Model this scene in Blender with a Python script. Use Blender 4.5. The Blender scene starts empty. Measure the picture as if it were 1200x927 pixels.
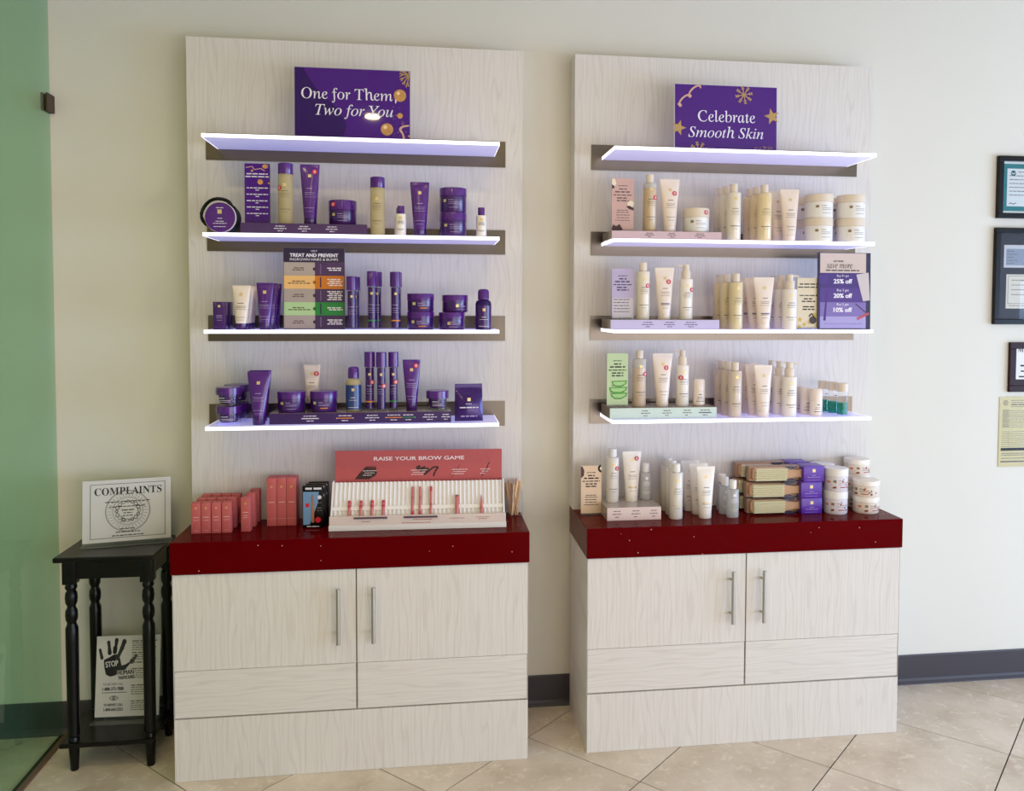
import bpy, bmesh, math, random, os
from mathutils import Vector, Matrix
random.seed(7)
R = math.radians
PI = math.pi
scene = bpy.context.scene
col = scene.collection

# ------------------------------------------------------------------ camera
CAM = Vector((0.2517, -3.3697, 1.627))
YAW, PITCH, ROLL, FPX, PPX, PPY = 0.1352, -0.0433, 0.004, 992.09, 36.0, -60.5
_cy, _sy, _cp, _sp = math.cos(YAW), math.sin(YAW), math.cos(PITCH), math.sin(PITCH)
FWD = Vector((_sy * _cp, _cy * _cp, _sp))
_r0 = Vector((_cy, -_sy, 0))
_u0 = _r0.cross(FWD)
RIGHT = math.cos(ROLL) * _r0 + math.sin(ROLL) * _u0
UP = -math.sin(ROLL) * _r0 + math.cos(ROLL) * _u0
cd = bpy.data.cameras.new('camera')
cam = bpy.data.objects.new('camera', cd)
col.objects.link(cam)
M = Matrix.Identity(4)
for i in range(3):
    M[i][0], M[i][1], M[i][2], M[i][3] = RIGHT[i], UP[i], -FWD[i], CAM[i]
cam.matrix_world = M
cd.sensor_fit = 'HORIZONTAL'
cd.sensor_width = 36
cd.lens = 36 * FPX / 1200
cd.shift_x = -PPX / 1200
cd.shift_y = PPY / 1200
cd.clip_start = 0.05
scene.camera = cam


def xat(u, d, z):
    """world X of a point seen at pixel column u that stands d metres in front of the wall at height z"""
    p0 = Vector((0, -d, z)) - CAM
    k = u - 600 - PPX
    return (FPX * p0.dot(RIGHT) - k * p0.dot(FWD)) / (k * FWD.x - FPX * RIGHT.x)


# ------------------------------------------------------------------ world, lights, exposure
scene.view_settings.view_transform = 'Standard'
scene.view_settings.look = 'None'
scene.view_settings.gamma = 1
scene.view_settings.use_curve_mapping = False
scene.view_settings.exposure = -0.12
W = bpy.data.worlds.new('world')
scene.world = W
W.use_nodes = True
bg = W.node_tree.nodes['Background']
bg.inputs[0].default_value = (0.80, 0.90, 1.0, 1)
bg.inputs[1].default_value = 0.6


def area(name, loc, rot, sx, sy, power, colr):
    l = bpy.data.lights.new(name, 'AREA')
    l.shape = 'RECTANGLE'
    l.size, l.size_y = sx, sy
    l.energy = power
    l.color = colr
    o = bpy.data.objects.new(name, l)
    o.location = loc
    o.rotation_euler = rot
    col.objects.link(o)
    return o


# daylight entering through the shop windows: right-hand wall and the shop front behind the camera
area('window_daylight_right', (6.22, -2.8, 1.0), (0, R(90), 0), 1.8, 3.5, 235, (0.42, 0.63, 1.0))
area('window_daylight_front', (3.0, -4.93, 1.0), (R(90), 0, 0), 4.1, 1.8, 82, (1.0, 0.95, 0.96))

# ------------------------------------------------------------------ helpers


def lin(c):
    if isinstance(c, str):
        c = tuple(int(c[i:i + 2], 16) for i in (0, 2, 4))
    return tuple(((x / 255) / 12.92 if x <= 10 else ((x / 255 + 0.055) / 1.055) ** 2.4) for x in c) + (1,)


MATS = {}


def mat(name, c, rough=0.5, metal=0.0, vary=0.06, scale=40, spec=0.5, bump=0.0, bscale=200, coat=0, emit=None, es=0):
    if name in MATS:
        return MATS[name]
    m = bpy.data.materials.new(name)
    m.use_nodes = True
    nt = m.node_tree
    b = nt.nodes['Principled BSDF']
    c = lin(c)
    tc = nt.nodes.new('ShaderNodeTexCoord')
    n = nt.nodes.new('ShaderNodeTexNoise')
    n.inputs['Scale'].default_value = scale
    n.inputs['Detail'].default_value = 3
    nt.links.new(tc.outputs['Object'], n.inputs['Vector'])
    mx = nt.nodes.new('ShaderNodeMix')
    mx.data_type = 'RGBA'
    mx.inputs[6].default_value = tuple(x * (1 - vary) for x in c[:3]) + (1,)
    mx.inputs[7].default_value = tuple(min(1, x * (1 + vary)) for x in c[:3]) + (1,)
    nt.links.new(n.outputs['Fac'], mx.inputs[0])
    nt.links.new(mx.outputs[2], b.inputs['Base Color'])
    b.inputs['Roughness'].default_value = rough
    b.inputs['Metallic'].default_value = metal
    b.inputs['Specular IOR Level'].default_value = spec
    b.inputs['Coat Weight'].default_value = coat
    b.inputs['Coat Roughness'].default_value = 0.05
    if bump:
        n2 = nt.nodes.new('ShaderNodeTexNoise')
        n2.inputs['Scale'].default_value = bscale
        nt.links.new(tc.outputs['Object'], n2.inputs['Vector'])
        bp = nt.nodes.new('ShaderNodeBump')
        bp.inputs['Strength'].default_value = bump
        bp.inputs['Distance'].default_value = 0.002
        nt.links.new(n2.outputs['Fac'], bp.inputs['Height'])
        nt.links.new(bp.outputs[0], b.inputs['Normal'])
    if emit:
        b.inputs['Emission Color'].default_value = lin(emit)
        b.inputs['Emission Strength'].default_value = es
    MATS[name] = m
    return m


def clear(name, tint, refl=1.0, rough=0.02, body=0.0, bodycol='ffffff', ior=1.5):
    """thin clear plastic or glass: tinted transparency, fresnel gloss, optional milky body"""
    if name in MATS:
        return MATS[name]
    m = bpy.data.materials.new(name)
    m.use_nodes = True
    nt = m.node_tree
    nt.nodes.remove(nt.nodes['Principled BSDF'])
    out = nt.nodes['Material Output']
    tr = nt.nodes.new('ShaderNodeBsdfTransparent')
    tr.inputs[0].default_value = tuple(tint) + (1,)
    gl = nt.nodes.new('ShaderNodeBsdfGlossy')
    gl.inputs['Roughness'].default_value = rough
    fr = nt.nodes.new('ShaderNodeFresnel')
    fr.inputs[0].default_value = ior
    base = tr.outputs[0]
    if body:
        df = nt.nodes.new('ShaderNodeBsdfDiffuse')
        df.inputs[0].default_value = lin(bodycol)
        mb = nt.nodes.new('ShaderNodeMixShader')
        mb.inputs[0].default_value = body
        nt.links.new(base, mb.inputs[1])
        nt.links.new(df.outputs[0], mb.inputs[2])
        base = mb.outputs[0]
    mu = nt.nodes.new('ShaderNodeMath')
    mu.operation = 'MULTIPLY'
    mu.inputs[1].default_value = refl
    nt.links.new(fr.outputs[0], mu.inputs[0])
    ge = nt.nodes.new('ShaderNodeNewGeometry')
    inv = nt.nodes.new('ShaderNodeMath')
    inv.operation = 'SUBTRACT'
    inv.inputs[0].default_value = 1
    nt.links.new(ge.outputs['Backfacing'], inv.inputs[1])
    m3 = nt.nodes.new('ShaderNodeMath')
    m3.operation = 'MULTIPLY'
    nt.links.new(mu.outputs[0], m3.inputs[0])
    nt.links.new(inv.outputs[0], m3.inputs[1])
    mx = nt.nodes.new('ShaderNodeMixShader')
    nt.links.new(m3.outputs[0], mx.inputs[0])
    nt.links.new(base, mx.inputs[1])
    nt.links.new(gl.outputs[0], mx.inputs[2])
    nt.links.new(mx.outputs[0], out.inputs[0])
    MATS[name] = m
    return m


def wood(name, light, dark, horiz=False):
    if name in MATS:
        return MATS[name]
    m = bpy.data.materials.new(name)
    m.use_nodes = True
    nt = m.node_tree
    L = nt.links.new
    b = nt.nodes['Principled BSDF']
    tc = nt.nodes.new('ShaderNodeTexCoord')

    def mp(sx, sz):
        k = nt.nodes.new('ShaderNodeMapping')
        k.inputs['Scale'].default_value = (sz, 1, sx) if horiz else (sx, 1, sz)
        L(tc.outputs['Object'], k.inputs['Vector'])
        return k.outputs[0]
    n1 = nt.nodes.new('ShaderNodeTexNoise')
    n1.inputs['Scale'].default_value = 1
    n1.inputs['Detail'].default_value = 5
    n1.inputs['Roughness'].default_value = 0.65
    L(mp(330, 6), n1.inputs['Vector'])
    w = nt.nodes.new('ShaderNodeTexWave')
    w.wave_type = 'BANDS'
    w.bands_direction = 'Z' if horiz else 'X'
    w.wave_profile = 'SIN'
    w.inputs['Scale'].default_value = 1.6
    w.inputs['Distortion'].default_value = 14.0
    w.inputs['Detail'].default_value = 1.0
    w.inputs['Detail Scale'].default_value = 1.4
    L(mp(9, 1.2), w.inputs['Vector'])
    r1 = nt.nodes.new('ShaderNodeValToRGB')
    r1.color_ramp.elements[0].position = 0.42
    r1.color_ramp.elements[1].position = 0.72
    r1.color_ramp.elements[0].color = (0, 0, 0, 1)
    L(n1.outputs['Fac'], r1.inputs[0])
    r2 = nt.nodes.new('ShaderNodeValToRGB')
    r2.color_ramp.elements[0].position = 0.78
    r2.color_ramp.elements[1].position = 0.98
    r2.color_ramp.elements[0].color = (0, 0, 0, 1)
    L(w.outputs['Fac'], r2.inputs[0])
    a = nt.nodes.new('ShaderNodeMath')
    a.operation = 'MULTIPLY_ADD'
    a.inputs[1].default_value = 0.20
    L(r2.outputs[0], a.inputs[0])
    s = nt.nodes.new('ShaderNodeMath')
    s.operation = 'MULTIPLY'
    s.inputs[1].default_value = 0.36
    L(r1.outputs[0], s.inputs[0])
    L(s.outputs[0], a.inputs[2])
    mx = nt.nodes.new('ShaderNodeMix')
    mx.data_type = 'RGBA'
    mx.inputs[6].default_value = lin(light)
    mx.inputs[7].default_value = lin(dark)
    L(a.outputs[0], mx.inputs[0])
    L(mx.outputs[2], b.inputs['Base Color'])
    b.inputs['Roughness'].default_value = 0.45
    b.inputs['Specular IOR Level'].default_value = 0.35
    bp = nt.nodes.new('ShaderNodeBump')
    bp.inputs['Strength'].default_value = 0.15
    bp.inputs['Distance'].default_value = 0.001
    bp.invert = True
    L(a.outputs[0], bp.inputs['Height'])
    L(bp.outputs[0], b.inputs['Normal'])
    MATS[name] = m
    return m


def tag(o, label=None, cat=None, group=None, kind=None):
    if label: o['label'] = label
    if cat: o['category'] = cat
    if group: o['group'] = group
    if kind: o['kind'] = kind
    return o


def link(name, me, parent=None, loc=(0, 0, 0), rot=(0, 0, 0)):
    o = bpy.data.objects.new(name, me)
    o.location = loc
    o.rotation_euler = rot
    o.parent = parent
    col.objects.link(o)
    return o


def empty(name, loc, rot=(0, 0, 0)):
    o = link(name, None, None, loc, rot)
    o.empty_display_size = 0.02
    return o


def mesh(name, verts, faces, m, smooth=None):
    """mesh data; smooth = crease angle in degrees"""
    me = bpy.data.meshes.new(name)
    me.from_pydata([tuple(v) for v in verts], [], faces)
    me.update()
    if m: me.materials.append(m)
    if smooth:
        bm = bmesh.new()
        bm.from_mesh(me)
        for f in bm.faces: f.smooth = True
        for e in bm.edges:
            if len(e.link_faces) == 2 and e.calc_face_angle(0) > R(smooth): e.smooth = False
        bm.to_mesh(me)
        bm.free()
    return me


class MB:
    """collects pieces of ONE part"""

    def __init__(s): s.v, s.f = [], []

    def add(s, v, f):
        o = len(s.v)
        s.v += [Vector(p) for p in v]
        s.f += [tuple(i + o for i in q) for q in f]
        return s

    def box(s, x0, x1, y0, y1, z0, z1, bev=0.0):
        if not bev:
            v = [(x, y, z) for z in (z0, z1) for y in (y0, y1) for x in (x0, x1)]
            return s.add(v, [(0, 2, 3, 1), (4, 5, 7, 6), (0, 1, 5, 4), (2, 6, 7, 3), (0, 4, 6, 2), (1, 3, 7, 5)])
        bm = bmesh.new()
        bmesh.ops.create_cube(bm, size=1)
        for q in bm.verts:
            q.co = Vector(((x0 + x1) / 2 + q.co.x * (x1 - x0), (y0 + y1) / 2 + q.co.y * (y1 - y0), (z0 + z1) / 2 + q.co.z * (z1 - z0)))
        bmesh.ops.bevel(bm, geom=bm.edges[:], offset=bev, segments=2, affect='EDGES', profile=0.5)
        bm.verts.index_update()
        s.add([q.co.copy() for q in bm.verts], [[q.index for q in f.verts] for f in bm.faces])
        bm.free()
        return s

    def loft(s, secs, n=24, cap0=True, cap1=True, ex=2.0):
        """secs: (z, rx, ry[, yoff]) rings; front is -y"""
        o = len(s.v)
        for q in secs:
            z, rx, ry = q[:3]
            yo = q[3] if len(q) > 3 else 0
            for k in range(n):
                t = 2 * PI * k / n
                c, sn = math.cos(t), math.sin(t)
                if ex != 2.0:
                    c = math.copysign(abs(c) ** (2 / ex), c)
                    sn = math.copysign(abs(sn) ** (2 / ex), sn)
                s.v.append(Vector((rx * c, yo + ry * sn, z)))
        for i in range(len(secs) - 1):
            for k in range(n):
                a, b = o + i * n + k, o + i * n + (k + 1) % n
                s.f.append((a, b, b + n, a + n))
        if cap0: s.f.append(tuple(o + k for k in reversed(range(n))))
        if cap1: s.f.append(tuple(o + (len(secs) - 1) * n + k for k in range(n)))
        return s

    def poly(s, pts, y0, y1=None):
        """flat polygon of (x, z) points facing -y, optional thickness"""
        n = len(pts)
        o = len(s.v)
        ar = sum(pts[i][0] * pts[(i + 1) % n][1] - pts[(i + 1) % n][0] * pts[i][1] for i in range(n))
        if ar < 0: pts = pts[::-1]
        s.v += [Vector((x, y0, z)) for x, z in pts]
        s.f.append(tuple(range(o, o + n)))
        if y1 is not None:
            s.v += [Vector((x, y1, z)) for x, z in pts]
            s.f.append(tuple(range(o + 2 * n - 1, o + n - 1, -1)))
            for i in range(n):
                j = (i + 1) % n
                s.f.append((o + i, o + n + i, o + n + j, o + j))
        return s

    def bar(s, x0, x1, z0, z1, y):
        return s.poly([(x0, z0), (x1, z0), (x1, z1), (x0, z1)], y)

    def disc(s, cx, cz, rx, y, rz=None, n=20, y1=None):
        rz = rz or rx
        return s.poly([(cx + rx * math.cos(2 * PI * k / n), cz + rz * math.sin(2 * PI * k / n)) for k in range(n)], y, y1)

    def ring(s, cx, cz, r0, r1, y, n=32, a0=0, a1=2 * PI):
        for k in range(n):
            t0, t1 = a0 + (a1 - a0) * k / n, a0 + (a1 - a0) * (k + 1) / n
            s.poly([(cx + r0 * math.cos(t0), cz + r0 * math.sin(t0)), (cx + r1 * math.cos(t0), cz + r1 * math.sin(t0)),
                    (cx + r1 * math.cos(t1), cz + r1 * math.sin(t1)), (cx + r0 * math.cos(t1), cz + r0 * math.sin(t1))], y)
        return s

    def stroke(s, pts, w, y):
        """flat ribbon along (x, z) points; w number or per-point list"""
        for i in range(len(pts) - 1):
            (x0, z0), (x1, z1) = pts[i], pts[i + 1]
            d = math.hypot(x1 - x0, z1 - z0) or 1
            nx, nz = -(z1 - z0) / d, (x1 - x0) / d
            w0 = w[i] if isinstance(w, list) else w
            w1 = w[i + 1] if isinstance(w, list) else w
            s.poly([(x0 - nx * w0 / 2, z0 - nz * w0 / 2), (x1 - nx * w1 / 2, z1 - nz * w1 / 2), (x1 + nx * w1 / 2, z1 + nz * w1 / 2), (x0 + nx * w0 / 2, z0 + nz * w0 / 2)], y - i * 2e-6)
        return s

    def tube(s, pts, r, n=8):
        pts = [Vector(p) for p in pts]
        o = len(s.v)
        up = Vector((0, 0, 1))
        for i, p in enumerate(pts):
            t = (pts[min(i + 1, len(pts) - 1)] - pts[max(i - 1, 0)]).normalized()
            a = t.cross(up)
            if a.length < 1e-3: a = t.cross(Vector((0, 1, 0)))
            a.normalize()
            b = a.cross(t)
            rr = r[i] if isinstance(r, list) else r
            for k in range(n):
                q = 2 * PI * k / n
                s.v.append(p + rr * (math.cos(q) * a + math.sin(q) * b))
        for i in range(len(pts) - 1):
            for k in range(n):
                a, b = o + i * n + k, o + i * n + (k + 1) % n
                s.f.append((a, b, b + n, a + n))
        s.f.append(tuple(o + k for k in reversed(range(n))))
        s.f.append(tuple(o + (len(pts) - 1) * n + k for k in range(n)))
        return s

    def xf(s, mtx, start=0):
        for i in range(start, len(s.v)): s.v[i] = mtx @ s.v[i]
        return s

    def data(s, name, m, smooth=None): return mesh(name, s.v, s.f, m, smooth)

    def build(s, name, m, parent=None, smooth=None, loc=(0, 0, 0), rot=(0, 0, 0)):
        return link(name, s.data(name, m, smooth), parent, loc, rot)


def surf_patch(secs, x0, x1, z0, z1, off=0.0006, nu=4):
    """small print patch that follows a lofted body's front"""
    vs, fs = [], []
    zs = [z0] + [q[0] for q in secs if z0 + 1e-4 < q[0] < z1 - 1e-4] + [z1]
    for z in zs:
        for a, b in zip(secs, secs[1:]):
            if a[0] <= z <= b[0] and b[0] > a[0]:
                t = (z - a[0]) / (b[0] - a[0])
                rx, ry = a[1] + t * (b[1] - a[1]), a[2] + t * (b[2] - a[2])
                break
        for k in range(nu + 1):
            x = x0 + (x1 - x0) * k / nu
            th = math.asin(max(-0.98, min(0.98, x / rx)))
            n = Vector((math.sin(th) / rx, -math.cos(th) / ry, 0)).normalized()
            vs.append(Vector((rx * math.sin(th), -ry * math.cos(th), z)) + n * off)
    for i in range(len(zs) - 1):
        for k in range(nu):
            a = i * (nu + 1) + k
            fs.append((a, a + 1, a + nu + 2, a + nu + 1))
    return vs, fs


# lettering: Blender's built-in face for sans serif, the mathematical alphabets of its bundled fallback font for serif
try:
    SERIF = bpy.data.fonts.load(os.path.join(bpy.utils.system_resource('DATAFILES', path='fonts'), 'NotoSansMath-Regular.woff2'))
except Exception:
    SERIF = None


def text(parent, s, w, h, x, z, y, m, style='sans', align='C', bold=0.0, name='lettering', rot=0.0, shear=0.0):
    """flat lettering in the x-z plane at depth y; fitted to width w and height h (either may be None)"""
    c = bpy.data.curves.new('text', 'FONT')
    c.size = 1
    body = s
    if style in ('italic', 'roman', 'serif') and SERIF:
        c.font = SERIF
        U, l = (0x1D434, 0x1D44E) if style != 'serif' else (0x1D400, 0x1D41A)
        body = ''
        for ch in s:
            if 'A' <= ch <= 'Z': body += chr(U + ord(ch) - 65)
            elif ch == 'h' and style != 'serif': body += '\u210e'
            elif 'a' <= ch <= 'z': body += chr(l + ord(ch) - 97)
            else: body += ch
        if style == 'roman': c.shear = -0.25
    elif style == 'italic': c.shear = 0.25
    if shear: c.shear = shear
    c.body = body
    c.resolution_u = 3
    t = bpy.data.objects.new('text', c)
    col.objects.link(t)
    me = bpy.data.meshes.new_from_object(t.evaluated_get(bpy.context.evaluated_depsgraph_get()))
    bpy.data.objects.remove(t)
    vs = [v.co.copy() for v in me.vertices]
    fs = [tuple(p.vertices) for p in me.polygons]
    bpy.data.meshes.remove(me)
    x0, x1 = min(v.x for v in vs), max(v.x for v in vs)
    y0, y1 = min(v.y for v in vs), max(v.y for v in vs)
    sx = w / (x1 - x0) if w else None
    sz = h / (y1 - y0) if h else None
    sx = sx or sz
    sz = sz or sx
    ox = {'C': (x0 + x1) / 2, 'L': x0, 'R': x1}[align]
    b = MB()
    for k in ([0] if not bold else [-1, 0, 1]):
        for dz in ([0] if not bold else [-1, 1]):
            b.add([((v.x - ox) * sx + k * bold, 0, (v.y - (y0 + y1) / 2) * sz + dz * bold * 0.5) for v in vs], fs)
            for v in b.v[-len(vs):]: v.y = -2e-6 * (k * 2 + dz)
    if rot: b.xf(Matrix.Rotation(-rot, 4, 'Y'))
    # make faces look towards -y
    me = b.data(name, m)
    bm = bmesh.new()
    bm.from_mesh(me)
    for f in bm.faces:
        f.normal_update()
        if f.normal.y > 0: f.normal_flip()
    bm.to_mesh(me)
    bm.free()
    return link(name, me, parent, (x, y, z))


def wordbars(b, x0, x1, z, h, y, seed=0, align='L'):
    """a printed line too small to read: word-long dashes"""
    rn = random.Random(seed)
    x = x0
    while x < x1 - h:
        w = min(rn.uniform(2.2, 6) * h, x1 - x)
        b.bar(x, x + w, z - h / 2, z + h / 2, y)
        x += w + 0.8 * h
    return b


# prototypes: (part name, mesh data, [sub-parts]) lists; every copy is its own object sharing mesh data
def spawn(proto, name, loc, label, cat, group=None, rz=0, rx=0):
    root = empty(name, loc, (rx, 0, rz))
    tag(root, label, cat, group)
    for pn, me, subs in proto:
        p = link(pn, me, root)
        for sn, sm in subs: link(sn, sm, p)
    return root


# ------------------------------------------------------------------ materials
WALL = mat('wall_paint', (224, 219, 206), 0.7, vary=0.015, scale=3, bump=0.12, bscale=160, spec=0.25)
CEIL = mat('ceiling_paint', (205, 198, 185), 0.8, vary=0.02, scale=4)
BASEB = mat('rubber_baseboard', (62, 57, 62), 0.5, vary=0.08, scale=9)
WV = wood('pale_wood_vertical', (226, 219, 210), (192, 182, 171))
WH = wood('pale_wood_horizontal', (226, 219, 210), (192, 182, 171), True)
RAIL = mat('brushed_rail_metal', (116, 106, 95), 0.28, 1.0, 0.12, 8)
STEEL = mat('satin_steel', (190, 186, 178), 0.32, 1.0, 0.05, 60)
BLACK = mat('black_lacquer', (7, 6, 6), 0.28, vary=0.2, scale=15, spec=0.3)
PURPLE = mat('purple_plastic', (82, 25, 122), 0.22, vary=0.05, scale=30, coat=0.3)
PURPLED = mat('dark_purple_plastic', (62, 18, 96), 0.25, vary=0.05, coat=0.3)
GOLD = mat('gold_foil', (226, 200, 142), 0.35, 0.35, 0.08, 200)
WHITEINK = mat('white_print', (225, 218, 226), 0.5)
LILACINK = mat('lilac_print', (170, 150, 195), 0.5)
DARKINK = mat('dark_print', (96, 82, 80), 0.5)
BLACKINK = mat('black_print', (18, 17, 18), 0.6)
GREYINK = mat('grey_print', (120, 112, 106), 0.6)
PALEINK = mat('pale_brown_print', (150, 120, 105), 0.6)
STICKER = mat('red_sticker_paper', (205, 22, 40), 0.45)
CREAM = mat('cream_plastic', (237, 219, 204), 0.3, vary=0.03, coat=0.2)
IVORY = mat('ivory_plastic', (241, 231, 219), 0.32, vary=0.03, coat=0.2)
BEIGECAP = mat('beige_cap_plastic', (228, 211, 190), 0.4, vary=0.03)
WHITEPL = mat('white_plastic', (236, 230, 222), 0.35, vary=0.02)
HONEY = mat('honey_yellow_lotion', (230, 206, 160), 0.25, vary=0.04, coat=0.4)
TANLOT = mat('tan_lotion', (206, 178, 142), 0.3, vary=0.04, coat=0.4)
PALELOT = mat('pale_lotion', (230, 217, 196), 0.3, vary=0.04, coat=0.4)
MILKY = clear('milky_bottle', (0.9, 0.9, 0.88), 0.7, 0.1, 0.62, (222, 214, 204))
OLIVE = clear('olive_clear_liquid', (0.92, 0.88, 0.66), 1.0, 0.03, 0.55, (212, 194, 150))
CLEAR = clear('clear_plastic', (0.97, 0.97, 0.975), 0.6, 0.05)
PGLASS = clear('picture_glass', (0.97, 0.97, 0.97), 0.45, 0.01)
TEAL = clear('teal_liquid', (0.15, 0.75, 0.66), 0.6, 0.03, 0.45, (10, 140, 120))
PLUM = clear('plum_liquid', (0.25, 0.08, 0.42), 0.8, 0.03, 0.7, (54, 22, 96))
BLUE = mat('blue_label', (40, 62, 118), 0.3, vary=0.06, coat=0.3)
PAPER = mat('white_paper', (226, 224, 218), 0.7, vary=0.02)
ACRYL = clear('acrylic', (0.93, 0.95, 0.94), 1.0, 0.03, 0.06, (210, 215, 212))
FROST = clear('frosted_bottle', (0.90, 0.91, 0.91), 0.8, 0.15, 0.60, (212, 210, 207))
PINKBOX = mat('dusty_pink_carton', (196, 92, 90), 0.55, vary=0.05)
ORANGE = mat('orange_print', (222, 130, 40), 0.5)
GREENP = mat('green_print', (36, 132, 62), 0.5)


def srgb_mat(name, c, rough=0.5): return mat(name, c, rough, vary=0.03)


# red quartz counter with tiny mirror flecks
def quartz():
    m = mat('red_quartz', (92, 0, 4), 0.08, vary=0.10, scale=12, spec=0.03)
    nt = m.node_tree
    L = nt.links.new
    b = nt.nodes['Principled BSDF']
    tc = [n for n in nt.nodes if n.type == 'TEX_COORD'][0]
    v = nt.nodes.new('ShaderNodeTexVoronoi')
    v.inputs['Scale'].default_value = 62
    L(tc.outputs['Object'], v.inputs['Vector'])
    lt = nt.nodes.new('ShaderNodeMath')
    lt.operation = 'LESS_THAN'
    lt.inputs[1].default_value = 0.12
    L(v.outputs['Distance'], lt.inputs[0])
    sep = nt.nodes.new('ShaderNodeSeparateColor')
    L(v.outputs['Color'], sep.inputs[0])
    gt = nt.nodes.new('ShaderNodeMath')
    gt.operation = 'GREATER_THAN'
    gt.inputs[1].default_value = 0.90
    L(sep.outputs[0], gt.inputs[0])
    mu = nt.nodes.new('ShaderNodeMath')
    mu.operation = 'MULTIPLY'
    L(lt.outputs[0], mu.inputs[0])
    L(gt.outputs[0], mu.inputs[1])
    mx = nt.nodes.new('ShaderNodeMix')
    mx.data_type = 'RGBA'
    L(mu.outputs[0], mx.inputs[0])
    src = b.inputs['Base Color'].links[0].from_socket
    L(src, mx.inputs[6])
    mx.inputs[7].default_value = (0.75, 0.55, 0.5, 1)
    L(mx.outputs[2], b.inputs['Base Color'])
    return m


QUARTZ = quartz()


def tile_mat():
    m = mat('stone_tile', (190, 168, 143), 0.35, vary=0.0, scale=5, bump=0.05, bscale=60)
    nt = m.node_tree
    L = nt.links.new
    b = nt.nodes['Principled BSDF']
    tc = [n for n in nt.nodes if n.type == 'TEX_COORD'][0]
    oi = nt.nodes.new('ShaderNodeObjectInfo')
    ad = nt.nodes.new('ShaderNodeVectorMath')
    ad.operation = 'ADD'
    sc = nt.nodes.new('ShaderNodeMath')
    sc.operation = 'MULTIPLY'
    sc.inputs[1].default_value = 37
    L(oi.outputs['Random'], sc.inputs[0])
    L(tc.outputs['Object'], ad.inputs[0])
    L(sc.outputs[0], ad.inputs[1])

    def noise(scale, detail, rough, dist=0):
        n = nt.nodes.new('ShaderNodeTexNoise')
        n.inputs['Scale'].default_value = scale
        n.inputs['Detail'].default_value = detail
        n.inputs['Roughness'].default_value = rough
        n.inputs['Distortion'].default_value = dist
        L(ad.outputs[0], n.inputs['Vector'])
        return n.outputs['Fac']

    def ramp(src, a, b_, ca, cb):
        r = nt.nodes.new('ShaderNodeValToRGB')
        r.color_ramp.elements[0].position, r.color_ramp.elements[1].position = a, b_
        r.color_ramp.elements[0].color, r.color_ramp.elements[1].color = ca, cb
        L(src, r.inputs[0])
        return r.outputs[0]
    base = ramp(noise(4.5, 6, 0.6), 0.3, 0.7, lin((200, 181, 160)), lin((236, 222, 205)))
    fleck = ramp(noise(24, 6, 0.75, 0.8), 0.54, 0.68, (0, 0, 0, 1), (0.75, 0.75, 0.75, 1))
    pinkf = ramp(noise(9, 3, 0.5), 0.55, 0.75, (0, 0, 0, 1), (0.35, 0.35, 0.35, 1))
    m1 = nt.nodes.new('ShaderNodeMix')
    m1.data_type = 'RGBA'
    L(pinkf, m1.inputs[0])
    L(base, m1.inputs[6])
    m1.inputs[7].default_value = lin((196, 168, 152))
    m2 = nt.nodes.new('ShaderNodeMix')
    m2.data_type = 'RGBA'
    L(fleck, m2.inputs[0])
    L(m1.outputs[2], m2.inputs[6])
    m2.inputs[7].default_value = lin((246, 234, 218))
    L(m2.outputs[2], b.inputs['Base Color'])
    return m


TILE = tile_mat()
GROUT = mat('dark_grout', (40, 32, 27), 0.9)

# ------------------------------------------------------------------ the setting
XL, XR, YF, HC = -4.2, 6.3, -5.0, 3.0


def struct(name, b, m, parent=None):
    o = b.build(name, m, parent)
    if not parent: o['kind'] = 'structure'
    return o


floor = struct('floor', MB().box(XL, XR, YF, 0.12, -0.12, -0.0035), GROUT)
struct('wall_back', MB().box(XL - .12, XR + .12, 0, 0.12, 0, HC), WALL)
struct('wall_left', MB().box(XL - .12, XL, YF, 0, 0, HC), WALL)
wr = MB()   # window opening
wr.box(XR, XR + .12, YF, -4.6, 0, HC).box(XR, XR + .12, -1.0, 0, 0, HC).box(XR, XR + .12, -4.6, -1.0, 0, .1).box(XR, XR + .12, -4.6, -1.0, 2.1, HC)
struct('wall_right', wr, WALL)
wf = MB()   # window opening
wf.box(XL, .9, YF - .12, YF, 0, HC).box(5.1, XR, YF - .12, YF, 0, HC).box(.9, 5.1, YF - .12, YF, 0, .1).box(.9, 5.1, YF - .12, YF, 2.1, HC)
struct('wall_front', wf, WALL)
ceiling = struct('ceiling', MB().box(XL, XR, YF, 0, HC, HC + .12), CEIL)
FR = mat('window_frame_metal', (60, 56, 52), 0.4, 0.8)
GLZ = clear('window_glass', (0.96, 0.98, 0.98), 1.0, 0.0)
w1 = struct('window_1', MB().box(XR + .02, XR + .08, -4.6, -4.54, .1, 2.1).box(XR + .02, XR + .08, -1.06, -1.0, .1, 2.1).box(XR + .02, XR + .08, -4.54, -1.06, .1, .16).box(XR + .02, XR + .08, -4.54, -1.06, 2.04, 2.1), FR)
for y in (-3.45, -2.25):
    MB().box(XR + .02, XR + .08, y - .025, y + .025, .16, 2.04).build('mullion', FR, w1)
for ya_, yb_ in ((-4.54, -3.475), (-3.425, -2.275), (-2.225, -1.06)):
    MB().box(XR + .045, XR + .055, ya_, yb_, .16, 2.04).build('pane', GLZ, w1)
w2 = struct('window_2', MB().box(.9, .96, YF - .08, YF - .02, .1, 2.1).box(5.04, 5.1, YF - .08, YF - .02, .1, 2.1).box(.96, 5.04, YF - .08, YF - .02, .1, .16).box(.96, 5.04, YF - .08, YF - .02, 2.04, 2.1), FR)
for x in (2.3, 3.7):
    MB().box(x - .025, x + .025, YF - .08, YF - .02, .16, 2.04).build('mullion', FR, w2)
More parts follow.
